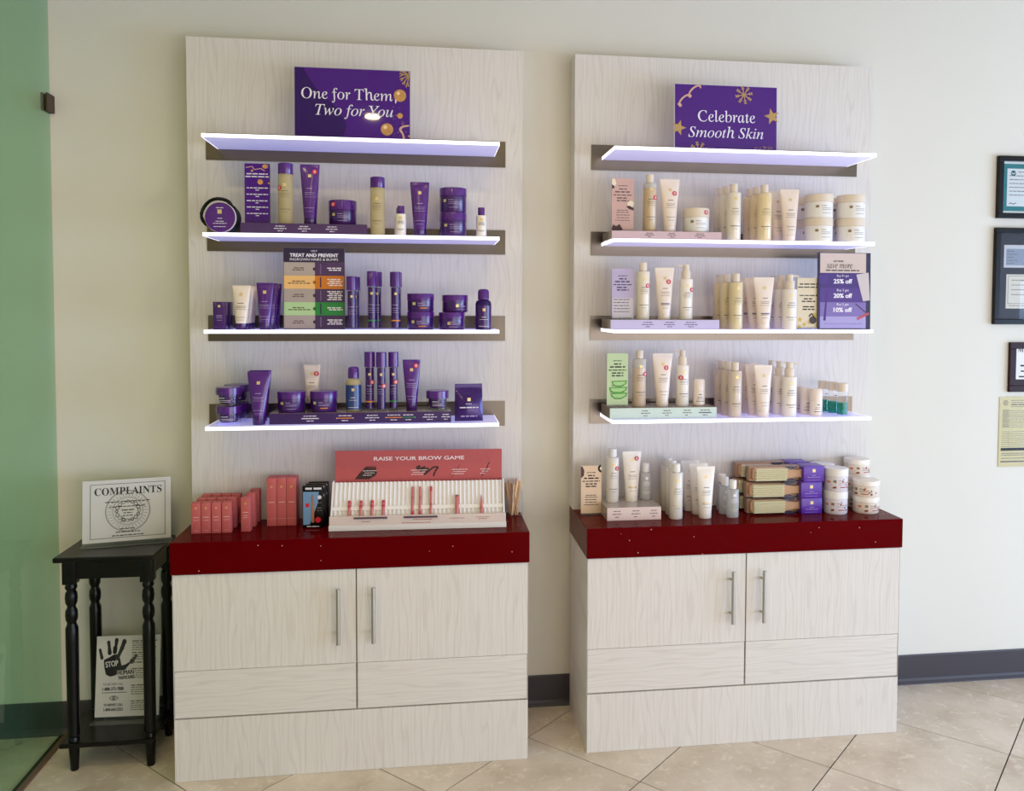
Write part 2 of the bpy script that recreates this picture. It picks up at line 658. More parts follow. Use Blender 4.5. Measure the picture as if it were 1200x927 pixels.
for xa, xb in ((.96, 2.275), (2.325, 3.675), (3.725, 5.04)):
    MB().box(xa, xb, YF - .055, YF - .045, .16, 2.04).build('pane', GLZ, w2)

# diagonal floor tiles
TX, TY, TH = 0.9711, -0.601, 0.3463
GAP = 0.0022


def clip(poly, axis, lim, keep_less):
    out = []
    for i in range(len(poly)):
        a, b = poly[i], poly[(i + 1) % len(poly)]
        ia = a[axis] <= lim if keep_less else a[axis] >= lim
        ib = b[axis] <= lim if keep_less else b[axis] >= lim
        if ia: out.append(a)
        if ia != ib:
            t = (lim - a[axis]) / (b[axis] - a[axis])
            out.append((a[0] + t * (b[0] - a[0]), a[1] + t * (b[1] - a[1])))
    return out


rest = MB()
for i in range(-18, 18):
    for j in range(-22, 6):
        if (i + j) % 2 == 0: continue       # tile centres sit between the crossings
        cx, cy = TX + i * TH, TY + j * TH
        h = TH - GAP * 1.414
        pl = [(cx - h, cy), (cx, cy - h), (cx + h, cy), (cx, cy + h)]
        for ax, lm, kl in ((1, -0.001, True), (1, YF + .001, False), (0, XL + .001, False), (0, XR - .001, True)):
            if pl: pl = clip(pl, ax, lm, kl)
        if len(pl) < 3: continue
        n = len(pl)
        v = [(x, y, -0.0034) for x, y in pl] + [(x, y, 0) for x, y in pl]
        f = [tuple(range(n, 2 * n)), tuple(range(n - 1, -1, -1))] + [(a, (a + 1) % n, n + (a + 1) % n, n + a) for a in range(n)]
        if cy > -1.1 and -2.4 < cx < 3.3: link('tile', mesh('tile', v, f, TILE), floor)
        else: rest.add(v, f)
o = rest.build('tile_field', TILE, floor)
o['kind'] = 'stuff'

# rubber cove baseboard
pts = [(0, 0), (0, .125), (-.004, .125), (-.006, .12), (-.006, .022), (-.010, .012), (-.018, .004), (-.020, 0)]
b = MB()
n = len(pts)
b.v = [Vector((XL, y - .0005, z)) for y, z in pts] + [Vector((XR, y - .0005, z)) for y, z in pts]
b.f = [tuple(range(n - 1, -1, -1)), tuple(range(n, 2 * n))] + [(i, (i + 1) % n, n + (i + 1) % n, n + i) for i in range(n)]
struct('baseboard_back', b, BASEB)

# green glass partition
GREEN = clear('green_tinted_glass', (0.75, 0.92, 0.84), 1.0, 0.01, 0.05, (110, 160, 130), 1.5)
gp = empty('glass_partition', (-1.121, 0, 0))
tag(gp, 'green tinted glass partition standing square to the wall at far left', 'partition')
MB().box(-.005, .005, -2.1, -.024, .006, 2.96).build('pane', GREEN, gp)
MB().box(-.007, .007, -2.1, -.024, 0, .0055).build('gasket', mat('black_gasket', (14, 13, 12), 0.6), gp)
BRONZE = mat('bronze_clip', (82, 62, 52), 0.35, 0.8)
c = MB().box(.0055, .012, -.060, -.004, 2.332, 2.396, .001).box(-.012, -.0055, -.060, -.004, 2.332, 2.396, .001).box(-.012, .012, -.004, -.0005, 2.332, 2.396).build('clip', BRONZE, gp)
tr1 = struct('trim_1', MB().box(-1.1135, -1.094, -2.1, -.021, 0, .007), mat('brown_floor_trim', (112, 88, 70), 0.5))

# recessed downlights
for k, (x, y) in enumerate([(-2.2, -1.7), (-.75, -1.7), (.7, -1.7), (-2.2, -2.76), (-.10, -2.76), (-2.2, -4.3), (-.10, -4.3)]):
    t = empty('downlight', (x, y, HC))
    tag(t, 'round recessed downlight with white trim ring in the ceiling', 'light', 'ceiling downlights')
    bb = MB()
    nn = 24
    for r0, z0 in ((.045, -.006), (.070, -.006), (.073, 0)):
        for q in range(nn): bb.v.append(Vector((r0 * math.cos(2 * PI * q / nn), r0 * math.sin(2 * PI * q / nn), z0 - .0003)))
    for i in range(2):
        for q in range(nn): bb.f.append((i * nn + q, i * nn + (q + 1) % nn, (i + 1) * nn + (q + 1) % nn, (i + 1) * nn + q))
    bb.build('trim_ring', WHITEPL, t, 40)
    LENS = mat('lamp_lens', (255, 240, 215), 0.5, emit=(255, 240, 218), es=14)
    MB().loft([(-.0045, .0448, .0448), (-.0005, .0448, .0448)], 24).build('lens', LENS, t)
    l = bpy.data.lights.new('downlight_lamp', 'AREA')
    l.shape = 'DISK'
    l.size = .088
    l.energy = 6.0
    l.color = (1.0, 0.79, 0.36)
    lo = bpy.data.objects.new('downlight_lamp', l)
    lo.location = (0, 0, -.012)
    lo.parent = t
    col.objects.link(lo)

# ------------------------------------------------------------------ the two display units
XB, DB = 1.4296, -0.010          # second unit: its centre and how much shallower it stands
S = {1: 2.2105, 2: 1.8768, 3: 1.5449, 4: 1.2109, 5: 0.828}
RT = {1: 2.2562, 2: 1.9205, 3: 1.5926, 4: 1.2649}
RB = {1: 2.1591, 2: 1.8277, 3: 1.4974, 4: 1.1692}
EDGE = mat('lit_shelf_edge', (255, 255, 255), 0.4, emit=(248, 247, 255), es=1.5)
SLAB = mat('lit_acrylic_shelf', (240, 240, 250), 0.25, emit=(168, 166, 255), es=0.44)
DARKGAP = mat('dark_carcass', (70, 62, 54), 0.7)
PTOP = 2.6006
side_name = {0: 'left', 1: 'right'}
LBL_SHELF = {1: 'topmost lit shelf carrying only a purple sign', 2: 'second lit shelf from the top', 3: 'third lit shelf from the top', 4: 'lowest lit shelf above the counter'}

for B in (0, 1):
    x0, dd, zz = (XB, DB, .0015) if B else (0, 0, 0)
    sd = side_name[B]
    # tall back panel
    t = empty('shelving_unit', (x0, 0, .828 + zz))
    tag(t, f'tall pale wood grain back board of the {sd} display unit', 'shelving unit')
    dp = .119 + dd
    H = PTOP - .828
    MB().box(-.6123, .6123, -dp, -dp + .018, 0.0005, H).build('face_board', WV, t)
    for s_ in (-1, 1):
        MB().box(min(s_ * .6123, s_ * .5943), max(s_ * .6123, s_ * .5943), -dp + .0182, -.0005, 0.0005, H).build('side_board', WV, t)
    MB().box(-.594, .594, -dp + .0182, -.0005, H - .04, H - .022).build('top_board', WV, t)
    # lit shelves
    for i in (1, 2, 3, 4):
        s = empty('lit_shelf', (x0, -dp, S[i] + zz))
        tag(s, f'{LBL_SHELF[i]} on the {sd} display unit', 'shelf', 'edge-lit shelves')
        MB().box(-.5471, .5471, -dp - .004, -dp, RB[i] - .828, RT[i] - .828).build('rail', RAIL, t)
        MB().box(-.5040, .5040, -.229, -.004, -.012, 0).build('shelf_plate', SLAB, s)
        MB().box(-.5055, .5055, -.2315, -.2292, -.0125, 0).build('front_edge', EDGE, s)
        for q in (-1, 1):
            MB().box(min(q * .5042, q * .5055), max(q * .5042, q * .5055), -.229, -.004, -.0125, 0).build('end_edge', EDGE, s)
    # base cabinet
    dc = .4025 + dd
    c = empty('base_cabinet', (x0, 0, 0))
    tag(c, f'low pale wood cabinet with two handled doors under the {sd} red counter', 'cabinet')
    MB().box(-.605, .605, -dc + .020, -.022, .0, .7178 + zz).build('carcass', WV, c)
    for s_ in (-1, 1):
        MB().box(min(s_ * .6062, s_ * .6052), max(s_ * .6062, s_ * .6052), -dc, -.022, .0, .7178 + zz).build('side_panel', WV, c)
    MB().box(-.6050, .6050, -dc - .003, -dc + .0196, .0005, .2165, .0008).build('plinth', WV, c)
    gx = .004 if not B else -.006
    for s_ in (-1, 1):
        xa, xb = (-.6045, gx - .0022) if s_ < 0 else (gx + .0022, .6045)
        d = MB().box(xa, xb, -dc, -dc + .0196, .3838, .7155 + zz, .0008).build('door', WV, c)
        MB().box(xa + .0008, xb - .0008, -dc + .001, -dc + .0196, .2205, .3822, .0008).build('lower_panel', WH, c)
        hx = gx + s_ * .0595
        hb = MB().tube([(hx, -dc - .030, .4615 + zz), (hx, -dc - .030, .6565 + zz)], .0072, 14)
        for hz in (.495, .622):
            hb.tube([(hx, -dc - .0, hz + zz), (hx, -dc - .030, hz + zz)], .0042, 10)
        hb.build('handle', STEEL, d, 40)
    # red counter
    q = empty('counter', (x0, 0, .7182 + zz))
    tag(q, f'glossy dark red speckled counter slab on the {sd} cabinet', 'counter')
    MB().box(-.610, .610, -.410 - dd, -.021, 0, .1096, .0015).build('slab', QUARTZ, q)
    bpy.context.view_layer.update()

ZB = .0015

# ------------------------------------------------------------------ flat printed signs and cards
SIGNP = mat('purple_sign_print', (74, 22, 124), 0.03, vary=0.10, scale=5)
SIGND = mat('deep_purple_print', (48, 12, 90), 0.03, vary=0.1, scale=5)
BAUBLE = mat('bauble_gold_print', (196, 142, 78), 0.4, vary=0.35, scale=60)
BAUBLEL = mat('bauble_highlight_print', (240, 210, 150), 0.4)
GOLDP = mat('gold_ornament_print', (186, 148, 86), 0.45, vary=0.3, scale=150)
ROSEP = mat('rose_ribbon_print', (214, 166, 140), 0.45, vary=0.2, scale=120)
SIGNW = mat('sign_white_print', (238, 232, 238), 0.4)


def flake(b, cx, cz, r, y, arms=8):
    for k in range(arms):
        a = 2 * PI * k / arms + .2
        b.stroke([(cx, cz), (cx + r * math.cos(a), cz + r * math.sin(a))], r * .11, y)
        for q in (.55, .8):
            for s_ in (-.7, .7):
                px, pz = cx + q * r * math.cos(a), cz + q * r * math.sin(a)
                b.stroke([(px, pz), (px + .25 * r * math.cos(a + s_), pz + .25 * r * math.sin(a + s_))], r * .08, y - 1e-5)
    return b


def star(b, cx, cz, r, y, rot=0.0):
    pts = []
    for k in range(10):
        a = PI / 2 + rot + k * PI / 5
        q = r if k % 2 == 0 else r * .42
        pts.append((cx + q * math.cos(a), cz + q * math.sin(a)))
    for k in range(10):
        b.poly([(cx, cz), pts[k], pts[(k + 1) % 10]], y)
    return b


def board_sign(name, x, d, z, w, h, label, rx=0.0, th=.006, edge=None, face=None, cat='sign'):
    t = empty(name, (x, -d, z), (rx, 0, 0))
    tag(t, label, cat)
    MB().box(-w / 2, w / 2, -th, 0, .0005, h).build('board', edge or mat('acrylic_edge', (190, 180, 190), 0.1), t)
    if face: MB().bar(-w / 2 + .002, w / 2 - .002, .002, h - .002, -th - .0004).build('print_sheet', face, t)
    return t


# sign: One for Them, Two for You
t = board_sign('purple_sign', -.011, .255, S[1], .406, .262, 'purple holiday sign reading One for Them, Two for You', rx=R(-1.5), face=SIGNP)
y = -.0068
MB().poly([(-.20, .002), (-.04, .002), (-.02, .06), (-.055, .12), (-.13, .19), (-.172, .259), (-.20, .259)], y).build('dark_panel', SIGND, t)
y -= .0004
text(t, 'One for Them,', .332, None, -.012, .166, y, SIGNW, 'roman')
text(t, 'Two for You', .272, None, .006, .108, y, SIGNW, 'italic')
b1 = MB().disc(.166, .172, .022, y).build('bauble', BAUBLE, t)
MB().disc(.160, .180, .006, y - .0003).build('highlight', BAUBLEL, b1)
b1 = MB().disc(.120, .050, .022, y).build('bauble', BAUBLE, t)
MB().disc(.114, .058, .007, y - .0003).build('highlight', BAUBLEL, b1)
MB().disc(.166, .100, .010, y).build('bauble', BAUBLE, t)
MB().disc(.198, .028, .004, y).build('bauble', BAUBLE, t)
MB().ring(.203, .235, .0, .001, y).build('dot', GOLDP, t)
fb = MB()
for k in range(7):
    a = PI / 2 + k * PI / 7 * 1.0 + .1
    fb.stroke([(.200, .245), (.200 + .040 * math.cos(a) * .9, .245 + .045 * math.sin(a))], .004, y)
    fb.stroke([(.200 + .02 * math.cos(a), .245 + .022 * math.sin(a)), (.200 + .036 * math.cos(a + .25), .245 + .040 * math.sin(a + .25))], .003, y)
fb.v = [Vector((min(p.x, .2005), p.y, min(p.z, .259))) for p in fb.v]
fb.build('snowflake', GOLDP, t)
MB().stroke([(.198, .066), (.175, .062), (.165, .052), (.176, .035), (.180, .020), (.172, .008)], [.005, .007, .008, .007, .007, .005], y).build('ribbon', ROSEP, t)
dots = MB()
for q in range(14):
    dots.disc(random.uniform(.14, .198), random.uniform(.02, .15), random.uniform(.0008, .002), y, n=6)
dots.build('glitter', GOLDP, t)

# sign: Celebrate Smooth Skin
t = board_sign('purple_sign', 1.375, .255 + DB, S[1] + ZB, .405, .258, 'purple holiday sign reading Celebrate Smooth Skin with gold stars', rx=R(-1.5), edge=mat('white_sign_edge', (214, 206, 214), 0.3), face=SIGNP)
y = -.0068
text(t, 'Celebrate', .226, None, .002, .140, y, SIGNW, 'roman')
text(t, 'Smooth Skin', .296, None, .0, .080, y, SIGNW, 'italic')
flake(MB(), .070, .224, .034, y).build('snowflake', GOLDP, t)
star(MB(), .182, .146, .032, y, .25).build('star', GOLDP, t)
star(MB(), -.186, .092, .030, y, -.3).xf(Matrix.Identity(4)).build('star', GOLDP, t)
fb = flake(MB(), -.108, .008, .034, y)
fb.v = [Vector((p.x, p.y, max(p.z, .003))) for p in fb.v]
fb.build('snowflake', GOLDP, t)
rb = []
for k in range(34):
    q = k / 33
    rb.append((-.196 + .09 * q + .012 * math.sin(q * 15 + .5), .168 + .085 * q + .012 * math.cos(q * 15)))
MB().stroke(rb, .0065, y).build('ribbon', ROSEP, t)
gb = MB()
for q in range(70):
    x = random.uniform(.112, .185)
    zz = random.uniform(.004, .030)
    gb.stroke([(x, zz), (x + random.uniform(-.006, .006), zz + random.uniform(-.004, .004))], .0012, y - q * 1e-6)
gb.build('glitter', GOLDP, t)

# sign: help treat and prevent
zt_ = S[3]
t = board_sign('advice_sign', -.146, .282, zt_, .212, .289, 'upright chart sign reading Treat and Prevent with coloured rows', rx=R(-1), edge=mat('sign_card_edge', (96, 84, 96), 0.5), th=.004)
y = -.0046
w2_ = .104
MB().bar(-w2_, w2_, .238, .287, y).build('header', mat('header_plum', (40, 20, 56), 0.4), t)
rows = [((176, 160, 152), (74, 44, 88)), ((236, 186, 118), (206, 118, 18)), ((172, 156, 150), (68, 40, 84)), ((176, 206, 152), (30, 128, 54)), ((170, 154, 150), (62, 36, 78))]
for k, (ca, cb) in enumerate(rows):
    z1 = .237 - k * .0468
    z0 = z1 - .0466
    MB().bar(-w2_, .0025, z0, z1, y).build('row_left', srgb_mat('row_l%d' % k, ca), t)
    r_ = MB().bar(.0025, w2_, z0, z1, y).build('row_right', srgb_mat('row_r%d' % k, cb), t)
    zc = (z0 + z1) / 2
    lb = MB()
    for q, (a, bb) in enumerate([(-.075, -.03), (-.09, -.013)] if k in (1, 3) else [(-.07, -.035), (-.075, -.035)]):
        wordbars(lb, a, bb, zc + .0035 - q * .007, .0034, y - .0004, k * 3 + q)
    lb.build('small_print', mat('brown_print', (96, 74, 62), 0.6), t)
    lb = MB()
    nl = [2, 4, 5, 2, 3][k]
    for q in range(nl):
        wordbars(lb, .045 + .006 * (q % 2), .098 - .005 * ((q + k) % 2), zc + (nl - 1) * .0035 - q * .007, .0036, y - .0004, 50 + k * 5 + q)
    lb.build('small_print', SIGNW, t)
    MB().disc(.0015, zc, .0062, y - .0004).build('dot', srgb_mat('dot_r%d' % k, tuple(int(v * .8) for v in cb)), t)
    MB().bar(.020, .0245, zc - .018, zc + .018, y - .0003).build('bottle_picture', srgb_mat('mini_bottle', (44, 18, 74)) if k in (1, 3) else srgb_mat('mini_bottle_soft', (110, 84, 124)), t)
text(t, 'HELP', None, .0065, 0, .2775, y - .0005, SIGNW)
text(t, 'TREAT AND PREVENT', .166, .0118, 0, .2625, y - .0005, SIGNW, bold=.0007)
text(t, 'INGROWN HAIRS & BUMPS', .166, .0085, 0, .2475, y - .0005, SIGNW)

# sign: save more
t = board_sign('price_sign', 1.832, .318 + DB, S[3] + ZB, .214, .293, 'purple price sign reading save more with 25%, 20% and 10% off', rx=R(-1.5), edge=srgb_mat('dark_sign_edge', (40, 28, 66)), th=.004)
y = -.0046
MB().bar(-.1065, .1065, .0, .293, y).build('border', srgb_mat('sign_border', (36, 24, 66)), t)
y -= .0004
MB().bar(-.098, .088, .216, .291, y).build('header', srgb_mat('sign_cream', (208, 188, 178)), t)
for k, (z0, z1, cc) in enumerate([(.160, .2158, (64, 32, 116)), (.104, .1598, (78, 44, 130)), (.050, .1038, (126, 106, 172)), (.004, .0498, (168, 156, 204))]):
    MB().bar(-.098, .088, z0, z1, y).build('band', srgb_mat('sign_band%d' % k, cc), t)
y -= .0004
text(t, 'BUY MORE', None, .0055, -.024, .2605, y, BLACKINK, bold=.0003)
text(t, 'save more', .104, .0170, -.020, .2415, y, BLACKINK, 'italic')
wordbars(MB(), -.075, .060, .2255, .0042, y, 5).build('small_print', BLACKINK, t)
for k, (a, p_, zc) in enumerate([('Buy 4+ get', '25% off', .188), ('Buy 3 get', '20% off', .133), ('Buy 2 get', '10% off', .079)]):
    text(t, a, .048, None, -.006, zc + .016, y, SIGNW)
    text(t, p_, .074, .0165, -.006, zc - .004, y, SIGNW, bold=.0009)
wordbars(MB(), -.082, .072, .022, .0022, y, 9).build('small_print', srgb_mat('lilac_line', (120, 104, 170)), t)
MB().poly([(.048, .210), (.098, .218), (.104, .112), (.076, .108)], y - .0003).build('tube_picture', srgb_mat('tube_pic', (206, 192, 190)), t)
MB().bar(-.102, -.066, .176, .207, y).build('jar_picture', srgb_mat('jar_pic', (70, 40, 126)), t)
MB().stroke([(-.070, .148), (-.080, .034)], [.004, .010], y).build('pencil_picture', srgb_mat('pen_pic', (66, 34, 122)), t)
MB().stroke([(.046, .098), (.092, .062)], .003, y - .0003).build('brush_picture', srgb_mat('brush_pic', (34, 22, 30)), t)
MB().stroke([(.052, .040), (.100, .062)], .009, y - .0005).build('pencil_picture', srgb_mat('redpen_pic', (190, 74, 84)), t)


# tall collection cards in clear holders
def coll_card(x, d, z, w, h, face, ink, label, lines, art, rx=-1.0):
    t = empty('product_card', (x, -d, z), (R(rx), 0, 0))
    tag(t, label, 'card')
    MB().box(-w / 2, w / 2, -.004, .0, .006, h).build('card', face, t)
    MB().box(-w / 2 - .001, w / 2 + .001, .0004, .0026, .004, h - .004).build('holder_back', ACRYL, t)
    MB().box(-w / 2 - .001, w / 2 + .001, -.016, .014, .0004, .003).build('holder_foot', ACRYL, t)
    y = -.0044
    lb = MB()
    for k, (zr, wr_, hh) in enumerate(lines):
        wordbars(lb, -w * wr_ / 2, w * wr_ / 2, zr * h, hh, y, k + int(x * 100))
    lb.build('small_print', ink, t)
    art(t, w, h, y - .0002)
    return t


def art_holiday(t, w, h, y):
    MB().stroke([(-w * .45, h * .93), (-w * .2, h * .95), (-w * .1, h * .9), (w * .15, h * .92), (w * .3, h * .88)], .0025, y).build('ribbon', ROSEP, t)
    MB().disc(w * .32, h * .955, w * .12, y, h * .035).build('bauble', BAUBLE, t)
    MB().disc(w * .12, h * .70, w * .11, y).build('bauble', BAUBLE, t)
    MB().disc(w * .46, h * .68, w * .04, y).build('bauble', BAUBLE, t)
    MB().disc(-w * .2, h * .88, w * .05, y).build('bauble', GOLDP, t)


COCO = srgb_mat('cocoa_brown_print', (70, 36, 34))
FLESH = srgb_mat('shea_cream_print', (236, 222, 196))


def art_shea(t, w, h, y):
    MB().poly([(-w * .5, h * .99), (-w * .36, h * .985), (-w * .30, h * .90), (-w * .38, h * .84), (-w * .5, h * .82)], y).build('nut_picture', FLESH, t)
    MB().poly([(-w * .5, h * .88), (-w * .40, h * .86), (-w * .38, h * .82), (-w * .5, h * .80)], y - .0002).build('nut_picture', COCO, t)
    MB().disc(w * .36, h * .52, w * .15, y, h * .06).build('nut_picture', FLESH, t)
    MB().poly([(w * .15, h * .47), (w * .3, h * .49), (w * .5, h * .44), (w * .5, h * .40), (w * .3, h * .42)], y - .0003).build('nut_picture', COCO, t)
    MB().poly([(-w * .5, h * .06), (-w * .44, h * .13), (-w * .3, h * .10), (-w * .15, h * .14), (0, h * .04), (-w * .1, h * .015), (-w * .5, h * .015)], y).build('nut_picture', COCO, t)


def art_none(t, w, h, y):
    MB().bar(-w * .48, w * .48, h * .03, h * .42, y + .0001).build('band', srgb_mat('lilac_card_lower', (206, 196, 204)), t)
    b = MB()
    for k in range(5): wordbars(b, -w * .42, w * .3, h * (.39 - .06 * k), .003, y - .0002, k)
    b.build('small_print', DARKINK, t)


def art_aloe(t, w, h, y):
    gl = srgb_mat('aloe_flesh_print', (164, 204, 130))
    gd = srgb_mat('aloe_rind_print', (76, 150, 50))
    for k, (zc, x0, x1) in enumerate([(.43, -.28, .46), (.31, -.40, .47), (.20, -.32, .47)]):
        pts = [(w * x0, h * (zc + .05)), (w * x1, h * (zc + .06)), (w * (x1 - .05), h * (zc - .01)), (w * .15, h * (zc - .065)), (w * (x0 + .18), h * (zc - .06)), (w * (x0 + .02), h * (zc - .01))]
        o = MB().poly(pts, y - k * .0004).build('aloe_slice', gd, t)
        cx = sum(p[0] for p in pts) / 6
        cz = sum(p[1] for p in pts) / 6 + h * .012
        MB().poly([(cx + (p[0] - cx) * .82, cz + (p[1] - cz) * .62) for p in pts], y - k * .0004 - .0002).build('aloe_flesh', gl, o)


def art_coconut(t, w, h, y):
    MB().poly([(-w * .5, h * .99), (-w * .42, h * .98), (-w * .34, h * .90), (-w * .36, h * .80), (-w * .5, h * .75)], y).build('coconut_picture', COCO, t)
    MB().ring(w * .52, h * .94, w * .10, w * .2, y, 16, PI * .6, PI * 1.45).build('coconut_picture', BLACKINK, t)
    MB().ring(w * .52, h * .94, w * .0, w * .1, y, 16, PI * .6, PI * 1.45).build('coconut_picture', FLESH, t)


def art_oats(t, w, h, y):
    yl = srgb_mat('yellow_petal_print', (206, 170, 50))
    for k, (x, z, r) in enumerate([(-.38, .19, .13), (-.18, .10, .10), (.05, .14, .12), (.30, .28, .13), (.42, .38, .10), (.38, .08, .10), (-.4, .05, .1)]):
        star(MB(), w * x, h * z, w * r, y - k * 1e-4, k * .7).build('petal', yl, t)
    MB().disc(w * .2, h * .18, w * .16, y - .001).build('coconut_picture', srgb_mat('dark_bowl_print', (64, 44, 44)), t)
    MB().stroke([(w * .02, h * .25), (w * .15, h * .31), (w * .28, h * .22)], .004, y - .0012).build('pod', BLACKINK, t)


LN = [(.86, .42, .0028), (.80, .34, .0045), (.745, .72, .0050), (.685, .85, .0036), (.63, .55, .0046), (.58, .55, .0046)]
LNB = LN + [(.40, .55, .0026), (.36, .6, .0026), (.31, .6, .0026), (.26, .55, .0026), (.21, .7, .0022)]
LNP = [(.83, .84, .0040), (.785, .92, .0040)] + [(.60 - .105 * k, .84, .0034) for k in range(5)] + [(.565 - .105 * k, .14, .0028) for k in range(5)]
rzA2, rzA4 = S[2] + .037, S[4] + .040
rzB2, rzB3, rzB4, rzB5 = S[2] + ZB + .031, S[3] + ZB + .037, S[4] + ZB + .042, S[5] + ZB + .050
coll_card(-.341, .262, rzA2, .086, .2135, SIGNP, WHITEINK, 'narrow purple holiday price card on the dark riser behind the round case', LNP, art_holiday)
coll_card(xat(729.7, .27, 2.0), .27, rzB2, .083, .197, srgb_mat('card_pink', (206, 166, 158)), DARKINK, 'narrow pink collection card with shea nuts on the pink riser', LNB, art_shea)
coll_card(xat(729.7, .27, 1.68), .27, rzB3, .083, .188, srgb_mat('card_lilac', (186, 172, 204)), srgb_mat('indigo_print', (60, 46, 90)), 'narrow lilac collection card standing on the lilac riser', LN, art_none)
coll_card(xat(724.5, .27, 1.35), .255, rzB4, .081, .200, srgb_mat('card_green', (190, 208, 160)), BLACKINK, 'narrow pale green card with stacked aloe slices', LN + [(.39, .6, .0024), (.27, .7, .0024)], art_aloe)
coll_card(xat(693, .20, .93), .195, S[5] + ZB, .080, .190, srgb_mat('card_beige', (228, 196, 164)), BLACKINK, 'narrow beige card with coconut pictures on the right counter end', LNB, art_coconut)
coll_card(xat(947.7, .305, 1.64), .30, S[3] + ZB, .090, .196, srgb_mat('card_ivory', (218, 202, 172)), BLACKINK, 'ivory flower-bordered card beside the purple price sign', [(.88, .8, .0046), (.82, .94, .0040), (.66, .8, .0036), (.595, .42, .0046), (.545, .6, .0046), (.44, .5, .0046), (.39, .52, .0046)], art_oats)


# ------------------------------------------------------------------ risers
def riser(x0, x1, d0, d1, z, h, face, top, label, ink, spots, seed):
    t = empty('display_riser', ((x0 + x1) / 2, -(d0 + d1) / 2, z))
    tag(t, label, 'riser')
    w, dp = x1 - x0, d1 - d0
    MB().box(-w / 2, w / 2, -dp / 2 + .002, dp / 2, .0005, h, .0008).build('block', top, t)
    MB().box(-w / 2, w / 2, -dp / 2, -dp / 2 + .0018, .0005, h - .001).build('front_strip', face, t)
    for k, (fx, ww, acc) in enumerate(spots):
        b = MB()
        xc = -w / 2 + fx * w
        for q in range(3):
            wq = ww * (.75, 1.0, .4)[q]
            wordbars(b, xc - wq / 2, xc + wq / 2, h * (.72 - .22 * q), .0028, -dp / 2 - .0005, seed + k * 4 + q)
        b.build('small_print', ink, t)
        if acc:
            MB().bar(xc - ww * .45, xc + ww * .45, h * .46, h * .54, -dp / 2 - .0008).build('accent_line', acc, t)
    return t


RTOP = mat('riser_taupe_gloss', (128, 116, 106), 0.12, vary=0.04)
RTOPP = mat('riser_plum_gloss', (78, 62, 84), 0.12, vary=0.04)
riser(-.385, .042, .155, .336, S[2], .0365, srgb_mat('strip_plum', (74, 46, 92), .3), RTOPP, 'dark plum riser strip under the bottles of the left second shelf', WHITEINK, [(.31, .042, None), (.50, .042, None), (.72, .042, None)], 1)
riser(-.300, .335, .150, .310, S[4], .0395, srgb_mat('strip_purple', (58, 28, 86), .3), RTOP, 'long purple fronted riser on the left lowest shelf', WHITEINK, [(.22, .06, WHITEINK), (.41, .06, ORANGE), (.56, .05, None), (.68, .06, ORANGE), (.76, .05, GREENP), (.88, .05, None), (.97, .03, None)], 31)
riser(.919, 1.335, .165, .336 + DB, S[2] + ZB, .0305, srgb_mat('strip_pink', (206, 176, 178), .3), RTOP, 'pale pink fronted riser on the right second shelf', DARKINK, [(.34, .035, None), (.545, .035, None), (.80, .04, None)], 61)
riser(.917, 1.331, .165, .336 + DB, S[3] + ZB, .0365, srgb_mat('strip_lilac', (192, 180, 214), .3), RTOP, 'lilac fronted riser on the right third shelf', srgb_mat('strip_ink', (84, 72, 110)), [(.34, .045, None), (.54, .045, None), (.735, .05, None)], 91)
riser(.921, 1.332, .150, .316 + DB, S[4] + ZB, .0415, srgb_mat('strip_mint', (196, 212, 198), .3), RTOP, 'pale green fronted riser on the right lowest shelf', DARKINK, [(.33, .035, None), (.53, .035, None), (.72, .035, None), (.89, .05, srgb_mat('navy_line', (40, 46, 80)))], 121)
riser(.915, 1.122, .125, .300, S[5] + ZB, .0495, srgb_mat('strip_blush', (230, 204, 192), .3), mat('riser_silver_gloss', (176, 164, 154), .12), 'small blush pink fronted riser on the right counter', DARKINK, [(.18, .035, None), (.53, .035, None), (.86, .03, None)], 151)


# ------------------------------------------------------------------ product prototypes
def P(name, b, m, smooth=35, subs=()):
    return (name, b.data(name, m, smooth), list(subs))


def sub(name, b, m, smooth=None): return (name, b.data(name, m, smooth))


def printing(secs, lines, m, name='small_print'):
    """lines: (z, half width, height, offset x)"""
    b = MB()
    for ln in lines:
        z, hw, hh = ln[:3]
        ox = ln[3] if len(ln) > 3 else 0
        b.add(*surf_patch(secs, ox - hw, ox + hw, z - hh * .36, z + hh * .36, .0007, 6))
    return (name, b.data(name, m))


def surf_disc(secs, x, z, rx, rz, off=.0009, n=10):
    vs = []
    for k in range(n + 1):
        px, pz = (0, 0) if k == 0 else (rx * math.cos(2 * PI * k / n), rz * math.sin(2 * PI * k / n))
        v, _ = surf_patch(secs, x + px - 1e-5, x + px + 1e-5, z + pz - 1e-5, z + pz + 1e-5, off, 1)
        vs.append(v[0])
    return vs, [(0, 1 + k, 1 + (k + 1) % n) for k in range(n)]


def emblem(secs, z, s=.0055, x=0.0, m=None):
    b = MB().add(*surf_patch(secs, x - s, x + s, z - s, z + s, .0008, 3))
    return ('emblem', b.data('emblem', m or GOLD, 30))


def sticker(secs, x, z, r=.0085):
    b = MB()
    rings = 10
    vs, fs = [], []
    n = 16
    pts = [(0, 0)] + [(r * math.cos(2 * PI * k / n), r * math.sin(2 * PI * k / n)) for k in range(n)]
    for px, pz in pts:
        v, _ = surf_patch(secs, x + px - 1e-5, x + px + 1e-5, z + pz - 1e-5, z + pz + 1e-5, .0012, 1)
        vs.append(v[0])
    fs = [(0, 1 + k, 1 + (k + 1) % n) for k in range(n)]
    b.add(vs, fs)
    w = MB()
    for k, hw in ((0, .5), (-1, .35), (1, .35)):
        w.add(*surf_patch(secs, x - r * hw, x + r * hw, z + k * r * .42 - r * .10, z + k * r * .42 + r * .10, .0016, 2))
    me = b.data('sticker', STICKER, 60)
    return ('sticker', me, [('small_print', w.data('small_print', SIGNW))])


